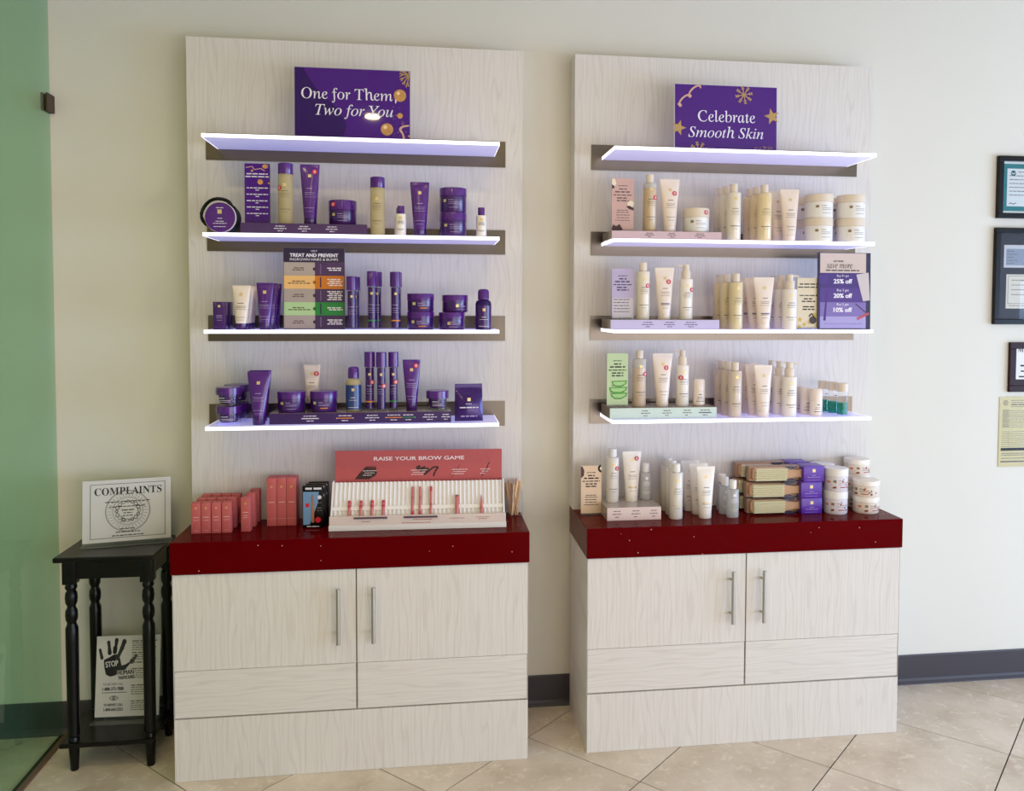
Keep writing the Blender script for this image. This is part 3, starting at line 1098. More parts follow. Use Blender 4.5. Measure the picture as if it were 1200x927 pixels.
LP = [(.66, .45, .0028), (.61, .62, .0016), (.58, .55, .0016), (.54, .6, .0012), (.30, .66, .0026), (.24, .4, .0014)]


def scale_lines(H, r, z0=0.0, L=None):
    return [(z0 + a * H, b_ * r, c_) for a, b_, c_ in (L or LP)]


def bottle(body, cap, ink, r=.0262, h=.211, ch=.032, cr=.0145, fullcap=False, st=None, emb=.87, band=None, fill=None, embmat=None):
    """straight bottle with a shoulder and a cap; fill = (material, level) for liquid seen through a milky wall"""
    bh = h - ch
    if fullcap:
        secs = [(0, r * .94, r * .94), (.002, r, r), (bh - .001, r, r)]
    else:
        secs = [(0, r * .93, r * .93), (.003, r, r), (bh - .004, r, r), (bh - .0008, r * .93, r * .93)]
    subs = [emblem(secs, bh * emb, m=embmat), printing(secs, scale_lines(bh, r), ink)]
    if band: subs.append(('band', MB().add(*surf_patch(secs, -r * .62, r * .62, bh * .29, bh * .305, .0009, 6)).data('band', band)))
    out = []
    if fill:
        lm, lev = fill
        bl = MB().loft([(.0, r * .92, r * .92), (.0025, r * .985, r * .985), (bh * lev, r * .985, r * .985)], 28)
        out.append(P('contents', bl, lm))
        out.append(P('body', MB().loft([(bh * lev + .0003, r, r), (bh - .004, r, r), (bh - .0008, r * .93, r * .93)], 28), body))
        secs = [(0, r * .985, r * .985), (bh - .004, r, r), (bh - .0008, r * .93, r * .93)]
    else:
        out.append(P('body', MB().loft(secs, 28), body))
    out[0] = (out[0][0], out[0][1], subs)
    if fullcap:
        cb = MB().loft([(bh - .0005, r * .985, r * .985), (bh + .0005, r, r), (h - .0025, r, r), (h, r * .92, r * .92)], 28)
    else:
        cb = MB().loft([(bh - .0008, cr * .8, cr * .8), (bh + .002, cr * .8, cr * .8), (bh + .002, cr, cr), (h - .0015, cr, cr), (h, cr * .93, cr * .93)], 24)
    out.append(P('cap', cb, cap))
    if st: out.append(sticker(secs, st[0], bh * st[1]))
    return out


def tube(body, cap, ink, w=.037, h=.196, r=.0245, ch=.024, st=None, embz=.80, capr=None, embmat=None, band=None):
    capr = capr or r * .97
    secs = [(ch, r * .97, r * .97), (ch + .006, r, r * .98), (h * .35, r + (w - r) * .25, r * .86), (h * .6, r + (w - r) * .55, r * .62),
            (h * .85, w * .96, r * .24), (h * .93, w * .99, .0035), (h * .945, w, .0022), (h, w, .0022)]
    subs = [emblem(secs, h * embz, m=embmat), printing(secs, [(h * .60, .010, .003), (h * .53, .017, .0018), (h * .50, .015, .0018), (h * .46, .018, .0014), (h * .28, .016, .0018), (h * .22, .012, .0014)], ink)]
    if band: subs.append(('band', MB().add(*surf_patch(secs, -.016, .016, h * .295, h * .315, .0009, 6)).data('band', band)))
    out = [P('body', MB().loft(secs, 28), body, 40, subs),
           P('cap', MB().loft([(0, capr * .96, capr * .96), (.0015, capr, capr), (ch - .001, capr, capr), (ch + .0001, capr * .95, capr * .95)], 28), cap)]
    if st: out.append(sticker(secs, st[0], h * st[1], .009))
    return out


def jar(lid, body, ink, r=.049, h=.088, lh=.032, st=None, emb=(-.55, .45), acc=None, fruit=False, embmat=None):
    bh = h - lh
    secs = [(0, r * .92, r * .92), (.004, r * .975, r * .975), (bh, r * .975, r * .975)]
    subs = [emblem(secs, bh * (emb[1] + .25), .0048, r * emb[0], embmat), printing(secs, [(bh * .74, r * .18, .0026, -r * .12), (bh * .60, r * .38, .0016, r * .1), (bh * .50, r * .38, .0016, r * .1)] + ([] if acc else [(bh * .28, r * .34, .0016, r * .1)]), ink)]
    if acc: subs.append(('accent_line', MB().add(*surf_patch(secs, -r * .15, r * .38, bh * .28, bh * .35, .0009, 6)).data('accent_line', acc)))
    if fruit:
        rn = random.Random(5)
        fm = [srgb_mat('fruit_red_print', (168, 62, 46)), srgb_mat('fruit_brown_print', (92, 44, 40)), srgb_mat('fruit_orange_print', (214, 128, 84))]
        for k in range(11):
            x = rn.choice([-1, 1]) * rn.uniform(.42, .9) * r if k > 2 else rn.uniform(-.3, .3) * r
            z = rn.uniform(.15, .88) * bh
            sx, sz = rn.uniform(.0016, .004), rn.uniform(.002, .0055)
            subs.append(('fruit_picture', MB().add(*surf_disc(secs, x, max(.009, min(bh - .006, z)), sx * .9, min(sz, .0045))).data('fruit_picture', fm[k % 3])))
    lb = MB().loft([(bh + .0004, r * .97, r * .97), (bh + .0012, r, r), (h - .003, r, r), (h - .0008, r * .985, r * .985), (h, r * .95, r * .95)], 36)
    out = [P('body', MB().loft(secs, 36), body, 35, subs), P('lid', lb, lid)]
    if st:
        ls = [(0, r, r), (h, r, r)]
        out.append(sticker(ls, st[0], st[1], .0085))
    return out


def mist(ink, band=None, r=.0175, h=.205, st=None):
    """slim mist bottle: thick clear foot and shell, plum contents, plain purple overcap"""
    bh = h * .74
    core = [(.008, r * .80, r * .80), (bh - .002, r * .80, r * .80)]
    shell = [(0, r * .95, r * .95), (.0015, r, r), (bh, r, r)]
    subs = [emblem(shell, bh * .84, .0042), printing(shell, scale_lines(bh, r, 0, [(.58, .5, .0024), (.50, .55, .0016), (.45, .5, .0016), (.40, .55, .0014)]), ink)]
    if band: subs.append(('accent_line', MB().add(*surf_patch(shell, -r * .72, r * .72, bh * .20, bh * .23, .0009, 6)).data('accent_line', band)))
    out = [P('contents', MB().loft(core, 20), PURPLED), P('shell', MB().loft(shell, 24), clear('mist_shell', (0.95, 0.95, 0.96), 0.22, 0.15), 35, subs),
           P('cap', MB().loft([(bh + .0003, r * 1.02, r * 1.02), (h - .002, r * 1.02, r * 1.02), (h, r * .94, r * .94)], 24), PURPLE)]
    if st: out.append(sticker(shell, st[0], bh * st[1], .0078))
    return out


def clearjar(r=.043, h=.066):
    bh = h * .60
    secs = [(0, r * .9, r * .9), (.003, r * .97, r * .97), (bh, r * .97, r * .97)]
    return [P('contents', MB().loft([(.008, r * .66, r * .66), (.016, r * .78, r * .78), (bh - .001, r * .80, r * .80)], 28), PURPLED),
            P('glass', MB().loft(secs, 32), CLEAR, 35, [printing(secs, [(bh * .75, r * .25, .0024, -r * .2), (bh * .55, r * .45, .0016), (bh * .42, r * .45, .0016)], WHITEINK)]),
            P('lid', MB().loft([(bh + .0004, r, r), (h - .002, r, r), (h, r * .95, r * .95)], 32), PURPLE)]


def roundbottle(body, label, ink, r=.0288, h=.147):
    bh = h * .74
    secs = [(0, r * .9, r * .9), (.004, r, r), (bh * .86, r, r), (bh * .95, r * .88, r * .88), (bh, r * .60, r * .60)]
    ls = [(0, r, r), (bh, r, r)]
    lab = MB()
    lab.loft([(bh * .05, r * 1.012, r * 1.012), (bh * .80, r * 1.012, r * 1.012)], 28, False, False)
    ls = [(0, r * 1.012, r * 1.012), (bh, r * 1.012, r * 1.012)]
    cr = r * .72
    return [P('body', MB().loft(secs, 28), body),
            P('label', lab, label, 35, [emblem(ls, bh * .66, .0048), printing(ls, [(bh * .42, .008, .0024), (bh * .34, .014, .0016), (bh * .12, .018, .0020)], ink)]),
            P('cap', MB().loft([(bh + .0002, cr, cr), (h - .010, cr * .98, cr * .98), (h - .004, cr * .9, cr * .9), (h - .001, cr * .66, cr * .66), (h, cr * .3, cr * .3)], 24), PURPLE, 50)]


def pump(body, cap, ink, r=.0262, h=.209, st=None, side=-1):
    bh = h * .73
    secs = [(0, r * .93, r * .93), (.003, r, r), (bh - .004, r, r), (bh, r * .93, r * .93)]
    out = [P('body', MB().loft(secs, 28), body, 35, [emblem(secs, bh * .84, .0050), printing(secs, scale_lines(bh, r), ink)])]
    z = bh + .0002
    out.append(P('collar', MB().loft([(z, r * .66, r * .66), (z + .028, r * .66, r * .66), (z + .032, r * .60, r * .60)], 24), cap))
    hb = MB().loft([(z + .0323, r * .46, r * .46), (h - .003, r * .46, r * .46), (h, r * .40, r * .40)], 20)
    hb.tube([(side * r * .3, 0, h - .006), (side * r * .85, 0, h - .0055), (side * r * 1.3, 0, h - .007)], [.0045, .0036, .0030], 8)
    out.append(P('pump_head', hb, cap, 40))
    if st: out.append(sticker(secs, st[0], bh * st[1], .0085))
    return out


def deodorant(r=.0245, h=.106):
    secs = [(0, r * .9, r * .8), (.003, r, r * .9), (h * .55, r, r * .9), (h * .56, r, r * .9)]
    cs = [(h * .565, r, r * .9), (h * .92, r * .98, r * .88), (h * .985, r * .86, r * .76), (h, r * .6, r * .5)]
    return [P('body', MB().loft(secs, 28), CREAM, 35, [printing(secs, [(h * .42, .006, .004), (h * .32, .010, .002), (h * .26, .013, .002), (h * .17, .015, .003)], DARKINK)]),
            P('cap', MB().loft(cs, 28), CREAM, 40)]


def tealbottle(r=.0222, h=.126):
    bh = h * .74
    shell = [(0, r * .93, r * .93), (.002, r, r), (bh, r, r)]
    return [P('liquid', MB().loft([(.005, r * .86, r * .86), (bh * .54, r * .86, r * .86)], 24), TEAL),
            P('glass', MB().loft(shell, 28), CLEAR, 35, [printing(shell, [(bh * .80, .006, .004), (bh * .70, .010, .002), (bh * .62, .010, .002), (bh * .4, .010, .0016)], DARKINK)]),
            P('cap', MB().loft([(bh + .0003, r * .96, r * .96), (h - .001, r * .96, r * .96), (h, r * .92, r * .92)], 24), BEIGECAP)]


def carton(w, d, h, m, ink, emb=True, lines=None, embmat=None):
    b = MB().box(-w / 2, w / 2, -d / 2, d / 2, 0.0003, h, .0006)
    y = -d / 2 - .0005
    subs = []
    if emb: subs.append(sub('emblem', MB().bar(-.004, .004, h * .80, h * .80 + .008, y), embmat or GOLD))
    lb = MB()
    for k, (zr, wr_, hh) in enumerate(lines or [(.56, .55, .0022), (.46, .7, .0014)]):
        lb.bar(-w * wr_ / 2, w * wr_ / 2, zr * h - hh / 2, zr * h + hh / 2, y)
    subs.append(sub('small_print', lb, ink))
    return [P('carton', b, m, 30, subs)]


# ---- columns of equal products: same label pattern, front to rear
ORD = {1: [''], 2: ['front', 'rear'], 3: ['front', 'middle', 'rear']}


def column(proto, name, u, uz, depths, z, label, cat, group=None, rz=0.0, dx=None):
    """equal products standing one behind the other; label has {} for front/middle/rear"""
    x = xat(u, depths[0], uz)
    n = len(depths)
    for k, d in enumerate(depths):
        xx = x + (dx[k] if dx else 0)
        spawn(proto, name, (xx, -d, z), label.format(ORD[n][k]).strip(), cat, group, rz=rz + random.uniform(-.06, .06))


def one(proto, name, u, uz, d, z, label, cat, group=None, rz=0.0):
    return spawn(proto, name, (xat(u, d, uz), -d, z), label, cat, group, rz=rz)


# ================================================================== LEFT UNIT
z = S[2]
zm = S[2] + .1
# round travel case
t = empty('round_travel_case', (xat(262, .30, zm), -.31, z + .0002), (0, 0, R(-4)))
tag(t, 'round purple travel case with black strap at the left end of a shelf', 'case')
rc = .0525


def drum(b, r, y0, y1, n=40, cz=rc):
    o = len(b.v)
    for y in (y0, y1):
        for k in range(n): b.v.append(Vector((r * math.cos(2 * PI * k / n), y, cz + r * math.sin(2 * PI * k / n))))
    b.f += [(o + k, o + n + k, o + n + (k + 1) % n, o + (k + 1) % n) for k in range(n)]
    b.f += [tuple(o + k for k in range(n)), tuple(o + n + k for k in reversed(range(n)))]
    return b


drum(MB(), rc * .96, -.034, -.030).build('front_face', PURPLE, t, 40)
drum(MB(), rc * .99, -.0299, -.022).build('zip_band', IVORY, t, 40)
drum(MB(), rc, -.0219, .034).build('body', mat('black_fabric', (16, 13, 18), 0.8), t, 40)
sp = []
for k in range(15):
    a = R(60 + 150 * k / 14)
    rr = rc * (1.06 + .38 * math.sin(PI * k / 14) ** .7)
    sp.append((rr * math.cos(a) * 1.02, .0 + .004 * math.sin(k), max(.006, rc + rr * math.sin(a) * .94)))
MB().tube(sp, .006, 8).build('strap', BLACK, t, 50)
MB().tube([(.020, -.006, rc * 1.98), (.032, -.012, rc * 1.84), (.046, -.016, rc * 1.62)], .004, 8).build('zip_pull', BLACK, t, 50)
MB().bar(-.008, .006, rc + .012, rc + .026, -.0346).build('emblem', GOLD, t)
b = MB()
for k, (zz, ww) in enumerate([(.032, .012), (-.004, .007), (-.014, .014), (-.021, .022), (-.032, .020)]):
    wordbars(b, -ww - .001, ww, rc + zz, .0022, -.0346, k)
b.build('small_print', WHITEINK, t)

one(bottle(OLIVE, PURPLE, DARKINK, r=.0262, h=.215, ch=.038, fullcap=True, st=(-.018, .72), emb=.78), 'clear_bottle', 335, zm, .27, rzA2 - .0005, 'olive clear bottle with purple cap and red sticker on the dark riser', 'bottle', 'olive bottles')
TUBEP = tube(PURPLE, PURPLED, LILACINK, w=.0335, h=.192, r=.0225)
one(tube(PURPLE, PURPLED, LILACINK, w=.0338, h=.214, r=.0225, st=(.017, .88), embz=.81), 'squeeze_tube', 363.5, zm, .27, rzA2 - .0005, 'tall purple squeeze tube with red sticker on the dark riser', 'tube', 'purple tubes')
JARP = jar(PURPLE, PURPLED, LILACINK, .0488, .0870, .030)
one(jar(PURPLE, PURPLED, LILACINK, .0488, .0885, .036, st=(-.028, .072)), 'cream_jar', 401.5, zm, .265, rzA2 - .0005, 'wide purple jar with red sticker on the dark riser', 'jar', 'purple jars')
column(bottle(OLIVE, PURPLE, DARKINK, r=.0256, h=.205, ch=.037, fullcap=True, emb=.76), 'clear_bottle', 442.5, zm, [.31], z, 'olive clear bottle with purple cap standing directly on the shelf', 'bottle', 'olive bottles')
SM = bottle(IVORY, PURPLE, GREYINK, r=.0186, h=.106, ch=.028, cr=.0122, emb=.80)
column(SM, 'small_bottle', 469.7, zm, [.315, .255], z, '{} small white bottle with purple cap beside the olive bottle', 'bottle', 'small white bottles', dx=[0, -.006])
one(TUBEP, 'squeeze_tube', 492, zm, .31, z, 'purple squeeze tube left of the two stacked purple jars', 'tube', 'purple tubes')
for k, (dd, nm) in enumerate([(.29, 'front'), (.185, 'rear')]):
    for q, lv in enumerate(['lower', 'upper']):
        spawn(JARP, 'cream_jar', (xat(531, .29, zm) + (.004 if k else 0), -dd, z + q * .0870), f'{lv} purple jar of the {nm} stack near the shelf end', 'jar', 'purple jars', rz=random.uniform(-.1, .1))
one(SM, 'small_bottle', 564, zm, .31, z, 'lone small white bottle with purple cap at the right shelf end', 'bottle', 'small white bottles')

# third shelf
z = S[3]
zm = S[3] + .08
CT = carton(.041, .041, .0965, PURPLED, LILACINK, lines=[(.5, .45, .0024), (.43, .5, .0014), (.34, .4, .0014)])
column(CT, 'small_carton', 258.3, zm, [.305, .235], z, '{} small square purple carton at the shelf end', 'box', 'purple cartons', rz=R(-2))
TC = tube(CREAM, PURPLED, DARKINK, w=.0305, h=.153, r=.0205, ch=.022, capr=.0205)
column(TC, 'squeeze_tube', 283, zm, [.315, .255, .195], z, '{} cream tube with purple cap beside the purple cartons', 'tube', 'cream tubes with purple caps')
TP3 = tube(PURPLE, PURPLED, LILACINK, w=.0285, h=.163, r=.0205)
column(TP3, 'squeeze_tube', 310.8, zm, [.315, .255, .195], z, '{} short purple tube left of the chart sign', 'tube', 'short purple tubes', dx=[0, .006, .008])
column(mist(LILACINK, r=.0178, h=.188), 'mist_bottle', 412.2, zm, [.318, .255], z, '{} shorter slim purple mist bottle right beside the chart sign', 'bottle', 'slim mist bottles', dx=[0, .007])
column(mist(LILACINK, GREENP, r=.0172, h=.2065), 'mist_bottle', 436, zm, [.318, .262], z, '{} slim purple mist bottle with green line', 'bottle', 'slim mist bottles', dx=[0, .015])
column(mist(LILACINK, ORANGE, r=.0190, h=.2050), 'mist_bottle', 463.5, zm, [.318, .260], z, '{} slim purple mist bottle with orange line on the third shelf', 'bottle', 'slim mist bottles', dx=[0, .002])
JO = jar(PURPLE, PURPLED, LILACINK, .0482, .0645, .024, acc=ORANGE)
for q, lv in enumerate(['lower', 'upper']):
    one(JO, 'cream_jar', 493, zm, .295, z + q * .0645, f'{lv} purple jar with orange line in a stack of two', 'jar', 'purple jars', rz=.1 * q)
JG = jar(PURPLE, PURPLED, LILACINK, .0472, .0625, .024, emb=(-.25, .35))
one(JG, 'cream_jar', 529.5, zm, .298, z, 'lower purple jar under the shifted jar on the third shelf', 'jar', 'purple jars')
spawn(JG, 'cream_jar', (xat(533.3, .29, zm), -.285, z + .0625), 'upper purple jar set off-centre on the jar below', 'jar', 'purple jars', rz=.4)
one(roundbottle(PLUM, PURPLED, WHITEINK), 'round_bottle', 566.5, zm, .305, z, 'round-shouldered dark purple bottle at the right shelf end', 'bottle')

# lowest shelf
z = S[4]
zm = S[4] + .08
CJ = clearjar(.0432, .0655)
for k, (dd, nm) in enumerate([(.272, 'front'), (.172, 'rear')]):
    for q, lv in enumerate(['lower', 'upper']):
        spawn(CJ, 'clear_jar', (xat(267.5, .28, zm) + .006 * k, -dd, z + q * .0655), f'{lv} clear jar with purple lid in the {nm} stack', 'jar', 'clear jars', rz=random.uniform(-.2, .2))
column(tube(PURPLE, PURPLED, LILACINK, w=.0380, h=.184, r=.0225, ch=.030, embz=.80), 'squeeze_tube', 303.5, zm, [.300, .250, .200], z, '{} purple tube in the column left of the long riser', 'tube', 'purple tubes in a column', dx=[0, -.010, -.012])
zr = rzA4
J4 = jar(PURPLE, PURPLED, LILACINK, .0492, .0735, .026)
one(J4, 'cream_jar', 342, zr, .255, zr - .0003, 'wide purple jar at the left end of the long riser', 'jar', 'purple jars')
one(jar(PURPLE, PURPLED, LILACINK, .0480, .0735, .026, acc=ORANGE), 'cream_jar', 379.5, zr, .255, zr - .0003, 'wide purple jar with orange line on the long riser', 'jar', 'purple jars')
one(tube(CREAM, PURPLED, DARKINK, w=.0305, h=.162, r=.0205, ch=.022, st=(.016, .80)), 'squeeze_tube', 366, zr, .182, zr - .0003, 'cream tube with red sticker standing behind the jars on the long riser', 'tube')
one(roundbottle(OLIVE, BLUE, WHITEINK, .0280, .160), 'round_bottle', 414.5, zr, .255, zr - .0003, 'round-shouldered bottle with blue label and purple cap', 'bottle')
one(mist(LILACINK, ORANGE, .0192, .2130, st=(.010, .66)), 'mist_bottle', 433.5, zr, .255, zr - .0003, 'slim stickered mist bottle with orange line on the long riser', 'bottle', 'slim mist bottles')
one(mist(LILACINK, None, .0182, .2130, st=(.010, .58)), 'mist_bottle', 447, zr, .275, zr - .0003, 'slim stickered mist bottle without line, middle of three', 'bottle', 'slim mist bottles')
one(mist(LILACINK, GREENP, .0182, .2120, st=(.009, .66)), 'mist_bottle', 461.2, zr, .250, zr - .0003, 'slim stickered mist bottle with green line on the long riser', 'bottle', 'slim mist bottles')
one(tube(PURPLE, PURPLED, LILACINK, w=.0322, h=.184, r=.0205, ch=.026, st=(.016, .88)), 'squeeze_tube', 482.5, zr, .255, zr - .0003, 'purple tube with red sticker on the long riser', 'tube', 'purple tubes')
one(clearjar(.0415, .071), 'clear_jar', 512.7, zr, .250, zr - .0003, 'clear jar with purple lid at the right end of the long riser', 'jar', 'clear jars')
# pouch
t = empty('foil_pouch', (xat(549.5, .29, zm), -.285, z + .0003), (R(-5), 0, R(4)))
tag(t, 'square purple foil pouch leaning at the right end of the lowest shelf', 'pouch')
b = MB()
NX, NZ = 10, 12
wP, hP = .1030, .1360
for sgn in (-1, 1):
    o = len(b.v)
    for j in range(NZ + 1):
        for i in range(NX + 1):
            u_, v_ = i / NX, j / NZ
            e_ = (math.sin(PI * u_) * math.sin(PI * min(1, v_ / .8)) if v_ < .8 else 0) ** .6
            b.v.append(Vector(((u_ - .5) * wP * (1 - .03 * v_), sgn * (.0007 + .012 * e_), v_ * hP)))
    for j in range(NZ):
        for i in range(NX):
            a = o + j * (NX + 1) + i
            q = (a, a + 1, a + NX + 2, a + NX + 1)
            b.f.append(q if sgn < 0 else q[::-1])
b.build('pouch_body', mat('purple_foil', (56, 20, 98), 0.18, 0.2, 0.1, 30), t, 60)
MB().bar(-.046, .046, hP * .80, hP * .812, -.0012).build('seal_line', LILACINK, t)
MB().bar(-.006, .006, hP * .53, hP * .53 + .012, -.0135).build('emblem', GOLD, t)
wordbars(wordbars(MB(), -.034, .036, hP * .36, .0036, -.0135, 2), -.012, .010, hP * .46, .002, -.0135, 3).build('small_print', WHITEINK, t)
wordbars(MB(), -.030, .030, hP * .13, .0046, -.0105, 4).build('small_print', LILACINK, t)

# counter of the left unit
z = S[5]
ROWN = ['front', 'middle', 'rear']
CLN = ['first', 'second', 'third', 'fourth']
PB = carton(.0318, .0318, .1075, PINKBOX, mat('pale_pink_print', (232, 190, 180), 0.5), lines=[(.54, .6, .0022), (.44, .55, .0014), (.1, .5, .0010)], embmat=mat('rose_gold_foil', (214, 160, 120), 0.4, 0.3))
PINKDARK = PINKBOX
for r_ in range(3):
    for q in range(4):
        x = xat(230.4, .285, .87) + q * .0345
        spawn(PB, 'small_carton', (x + .002 * r_ + random.uniform(-.0006, .0006), -.280 + r_ * .066, z), f'{CLN[q]} short pink carton from the left in the {ROWN[r_]} row of four', 'box', 'short pink cartons', rz=random.uniform(-.015, .015))
PC = carton(.0318, .0318, .1215, PINKBOX, MATS['pale_pink_print'], lines=[(.57, .6, .0022), (.48, .4, .0020), (.42, .6, .0014)], embmat=MATS['rose_gold_foil'])
for r_ in range(3):
    spawn(PC, 'small_carton', (xat(289.3, .27, .87) + .003 * r_, -.272 + r_ * .066, z), f'{ROWN[r_]} pink carton of the single column beside the rows of four', 'box', 'single column pink cartons', rz=random.uniform(-.02, .02) - .03)
PT = carton(.0335, .030, .1745, PINKBOX, MATS['pale_pink_print'], lines=[(.50, .62, .0024), (.155, 1.0, .0006)], embmat=MATS['rose_gold_foil'])
for q, nm in enumerate(['left', 'middle', 'right']):
    for r_ in range(2):
        spawn(PT, 'tall_carton', (xat(319.2, .205, .9) + q * .0350, -.205 + r_ * .034, z), f'{nm} tall pink carton of the {["front", "rear"][r_]} three on the counter', 'box', 'tall pink cartons')


def tweezer_pack():
    w, d, h = .0725, .012, .154
    y = -d / 2
    return [P('card_box', MB().box(-w / 2, w / 2, -d / 2, d / 2, .0003, h, .0006), BLACK, 30, [
        sub('blue_panel', MB().poly([(-w * .47, h * .08), (-w * .15, h * .09), (w * .25, h * .60), (w * .30, h * .86), (-w * .47, h * .86)], y - .0006), srgb_mat('pack_blue', (112, 148, 186))),
        sub('red_mark', MB().poly([(-w * .36, h * .50), (-w * .18, h * .50), (-w * .18, h * .59), (-w * .36, h * .59)], y - .0009), STICKER),
        sub('badge', MB().disc(w * .33, h * .73, .0072, y - .0009), WHITEINK),
        sub('badge', MB().disc(w * .25, h * .20, .0105, y - .0009), STICKER),
        sub('small_print', wordbars(wordbars(MB(), -w * .36, w * .42, h * .935, .0075, y - .0007, 3), -w * .3, w * .3, h * .045, .0034, y - .0007, 5), WHITEINK),
        sub('small_print', wordbars(wordbars(wordbars(MB(), w * .22, w * .42, h * .60, .0028, y - .0009, 1), w * .2, w * .44, h * .48, .0028, y - .0009, 2), w * .2, w * .44, h * .42, .0028, y - .0009, 3), GREYINK)]),
        P('tweezers', MB().poly([(-w * .06, h * .14), (w * .06, h * .14), (w * .075, h * .45), (w * .03, h * .78), (-.001, h * .79), (-w * .045, h * .45)], y - .0034, y - .0012), mat('rose_gold', (206, 140, 110), 0.3, 0.7))]


TW = tweezer_pack()
for r_, nm in enumerate(ROWN):
    spawn(TW, 'tweezer_pack', (xat(367, .262, .9) + .006 * r_, -.262 + r_ * .034, z), f'{nm} black and blue tweezer pack beside the tall pink cartons', 'box', 'tweezer packs', rz=R(-3))

# brow display
t = empty('brow_display', (.2200, -.24, z), (0, 0, R(-1.5)))
tag(t, 'white ribbed brow pencil display with pink header Raise Your Brow Game', 'display')
WD = mat('white_display_plastic', (238, 232, 226), 0.4, vary=0.02)
MB().box(-.3160, .3160, -.090, .075, .0003, .020, .001).build('base', WD, t)
MB().box(-.3140, .3140, -.088, -.080, .0202, .052, .0008).build('front_strip', mat('blush_strip', (226, 206, 196), 0.4), t)
b = MB()   # ribbed slope from the front strip up to the header
NR = 41
x0, x1 = -.305, .305
ya, za, yb, zb_ = -.076, .024, -.008, .158
o = len(b.v)
for k in range(NR * 2 + 1):
    x = x0 + (x1 - x0) * k / (NR * 2)
    off = .0035 if k % 2 else -.0035
    for (yy, zz) in ((ya, za), (yb, zb_)):
        b.v.append(Vector((x, yy - off * .89, zz + off * .45)))
for k in range(NR * 2): b.f.append((o + 2 * k, o + 2 * k + 2, o + 2 * k + 3, o + 2 * k + 1))
o = b.build('ribbed_slope', WD, t)
o['kind'] = 'stuff'
sl = Vector((0, yb - ya, zb_ - za)).normalized()
nrm = Vector((0, -sl.z, sl.y))


def onslope(x, s_, off): return Vector((x, ya, za)) + sl * s_ + nrm * off


p = [onslope(-.305, .046, .0036), onslope(.305, .046, .0036), onslope(.305, .060, .0036), onslope(-.305, .060, .0036)]
p2 = [q - nrm * .003 for q in p]
MB().add(p + p2, [(0, 1, 2, 3), (7, 6, 5, 4), (0, 4, 5, 1), (2, 6, 7, 3), (1, 5, 6, 2), (0, 3, 7, 4)]).build('cross_bar', WD, t)
for s_ in (-1, 1):
    b = MB()
    pr = [(-.086, .0205), (.010, .0205), (.010, .162), (yb - .004, .162), (-.084, .030)]
    xx = s_ * .3085
    n = len(pr)
    b.v = [Vector((xx - .003, y_, z_)) for y_, z_ in pr] + [Vector((xx + .003, y_, z_)) for y_, z_ in pr]
    b.f = [tuple(range(n - 1, -1, -1)), tuple(range(n, 2 * n))] + [(i, (i + 1) % n, n + (i + 1) % n, n + i) for i in range(n)]
    if s_ < 0: b.build('side_cheek', WD, t)
    else: b.build('side_cheek', WD, t)
MB().box(-.3050, .3050, .011, .016, .0202, .2700).build('header_board', mat('header_pink', (188, 84, 84), 0.5), t)
yh = .0104
text(t, 'RAISE YOUR BROW GAME', .330, .0135, .0, .2400, yh, mat('header_white', (246, 230, 226), 0.5), bold=.0004)
SW = mat('brow_swatch', (58, 30, 26), 0.5)
SWL = mat('brow_swatch_light', (126, 62, 52), 0.5)
b = MB()
for k in range(6):
    b.stroke([(-.232 + k * .009, .165), (-.212 + k * .0105, .185), (-.190 + k * .006, .212)], [.005, .012, .003], yh - .0001 * k)
b.build('brow_swatch', SW, t)
sw = [(-.012, .205), (.004, .212), (-.010, .196), (.022, .208), (.002, .190), (.034, .203), (.018, .178), (.052, .206), (.070, .206), (.058, .190), (.052, .172)]
MB().stroke(sw, .0065, yh).build('brow_swatch', SW, t)
b = MB()
b.stroke([(.118, .165), (.150, .214)], .0016, yh)
b.build('brow_swatch', SW, t)
MB().stroke([(.228, .165), (.246, .190), (.256, .218), (.262, .220)], [.002, .004, .003, .002], yh).build('brow_swatch', SW, t)
b = MB()
for k, (xa, xb) in enumerate([(-.205, -.155), (-.03, .03), (.120, .180), (.225, .262)]):
    for q in range(3): wordbars(b, xa + .006 * (q % 2), xb - .008 * q, .196 - q * .008, .0020, yh - .0012, k * 3 + q)
b.build('small_print', MATS['header_white'], t)
b = MB()
for xa, xb in ((-.228, -.110), (-.052, .068)):
    b.box(xa, xb, -.0935, -.0902, .043, .049)
b.build('shade_strip', mat('shade_strip', (92, 66, 76), 0.4), t)
b = MB()
for k, (xa, xb, zz) in enumerate([(-.20, -.17, .032), (-.02, .05, .036), (-.06, .045, .025), (.112, .168, .038), (.205, .255, .040), (.215, .245, .034)]): wordbars(b, xa, xb, zz, .0020, -.0884, k)
b.build('small_print', mat('red_print', (170, 60, 60), 0.5), t)
bpy.context.view_layer.update()
MW = t.matrix_world.copy()
PEN = mat('pencil_pink', (204, 112, 108), 0.35)
PENR = mat('pencil_red', (196, 40, 62), 0.35)


def pencil(x, s0, s1, r, label, group, bands, tip=None):
    """a pencil lying on the ribbed slope"""
    a, b_ = MW @ onslope(x, s0, r + .0040), MW @ onslope(x, s1, r + .0040)
    t_ = empty('brow_pencil', a)
    tag(t_, label, 'pencil', group)
    d = b_ - a
    L = d.length
    t_.rotation_euler = d.to_track_quat('Z', 'Y').to_euler()
    MB().loft([(0, r * .9, r * .9), (.001, r, r), (L - .002, r, r), (L, r * .8, r * .8)] if not tip else [(0, r, r), (L * .45, r, r), (L * .8, r * .6, r * .6), (L, r * .25, r * .25)], 12).build('barrel', PEN, t_, 40)
    for z0, z1, m in bands: MB().loft([(L * z0, r * 1.06, r * 1.06), (L * z1, r * 1.06, r * 1.06)], 12).build('band', m, t_, 40)


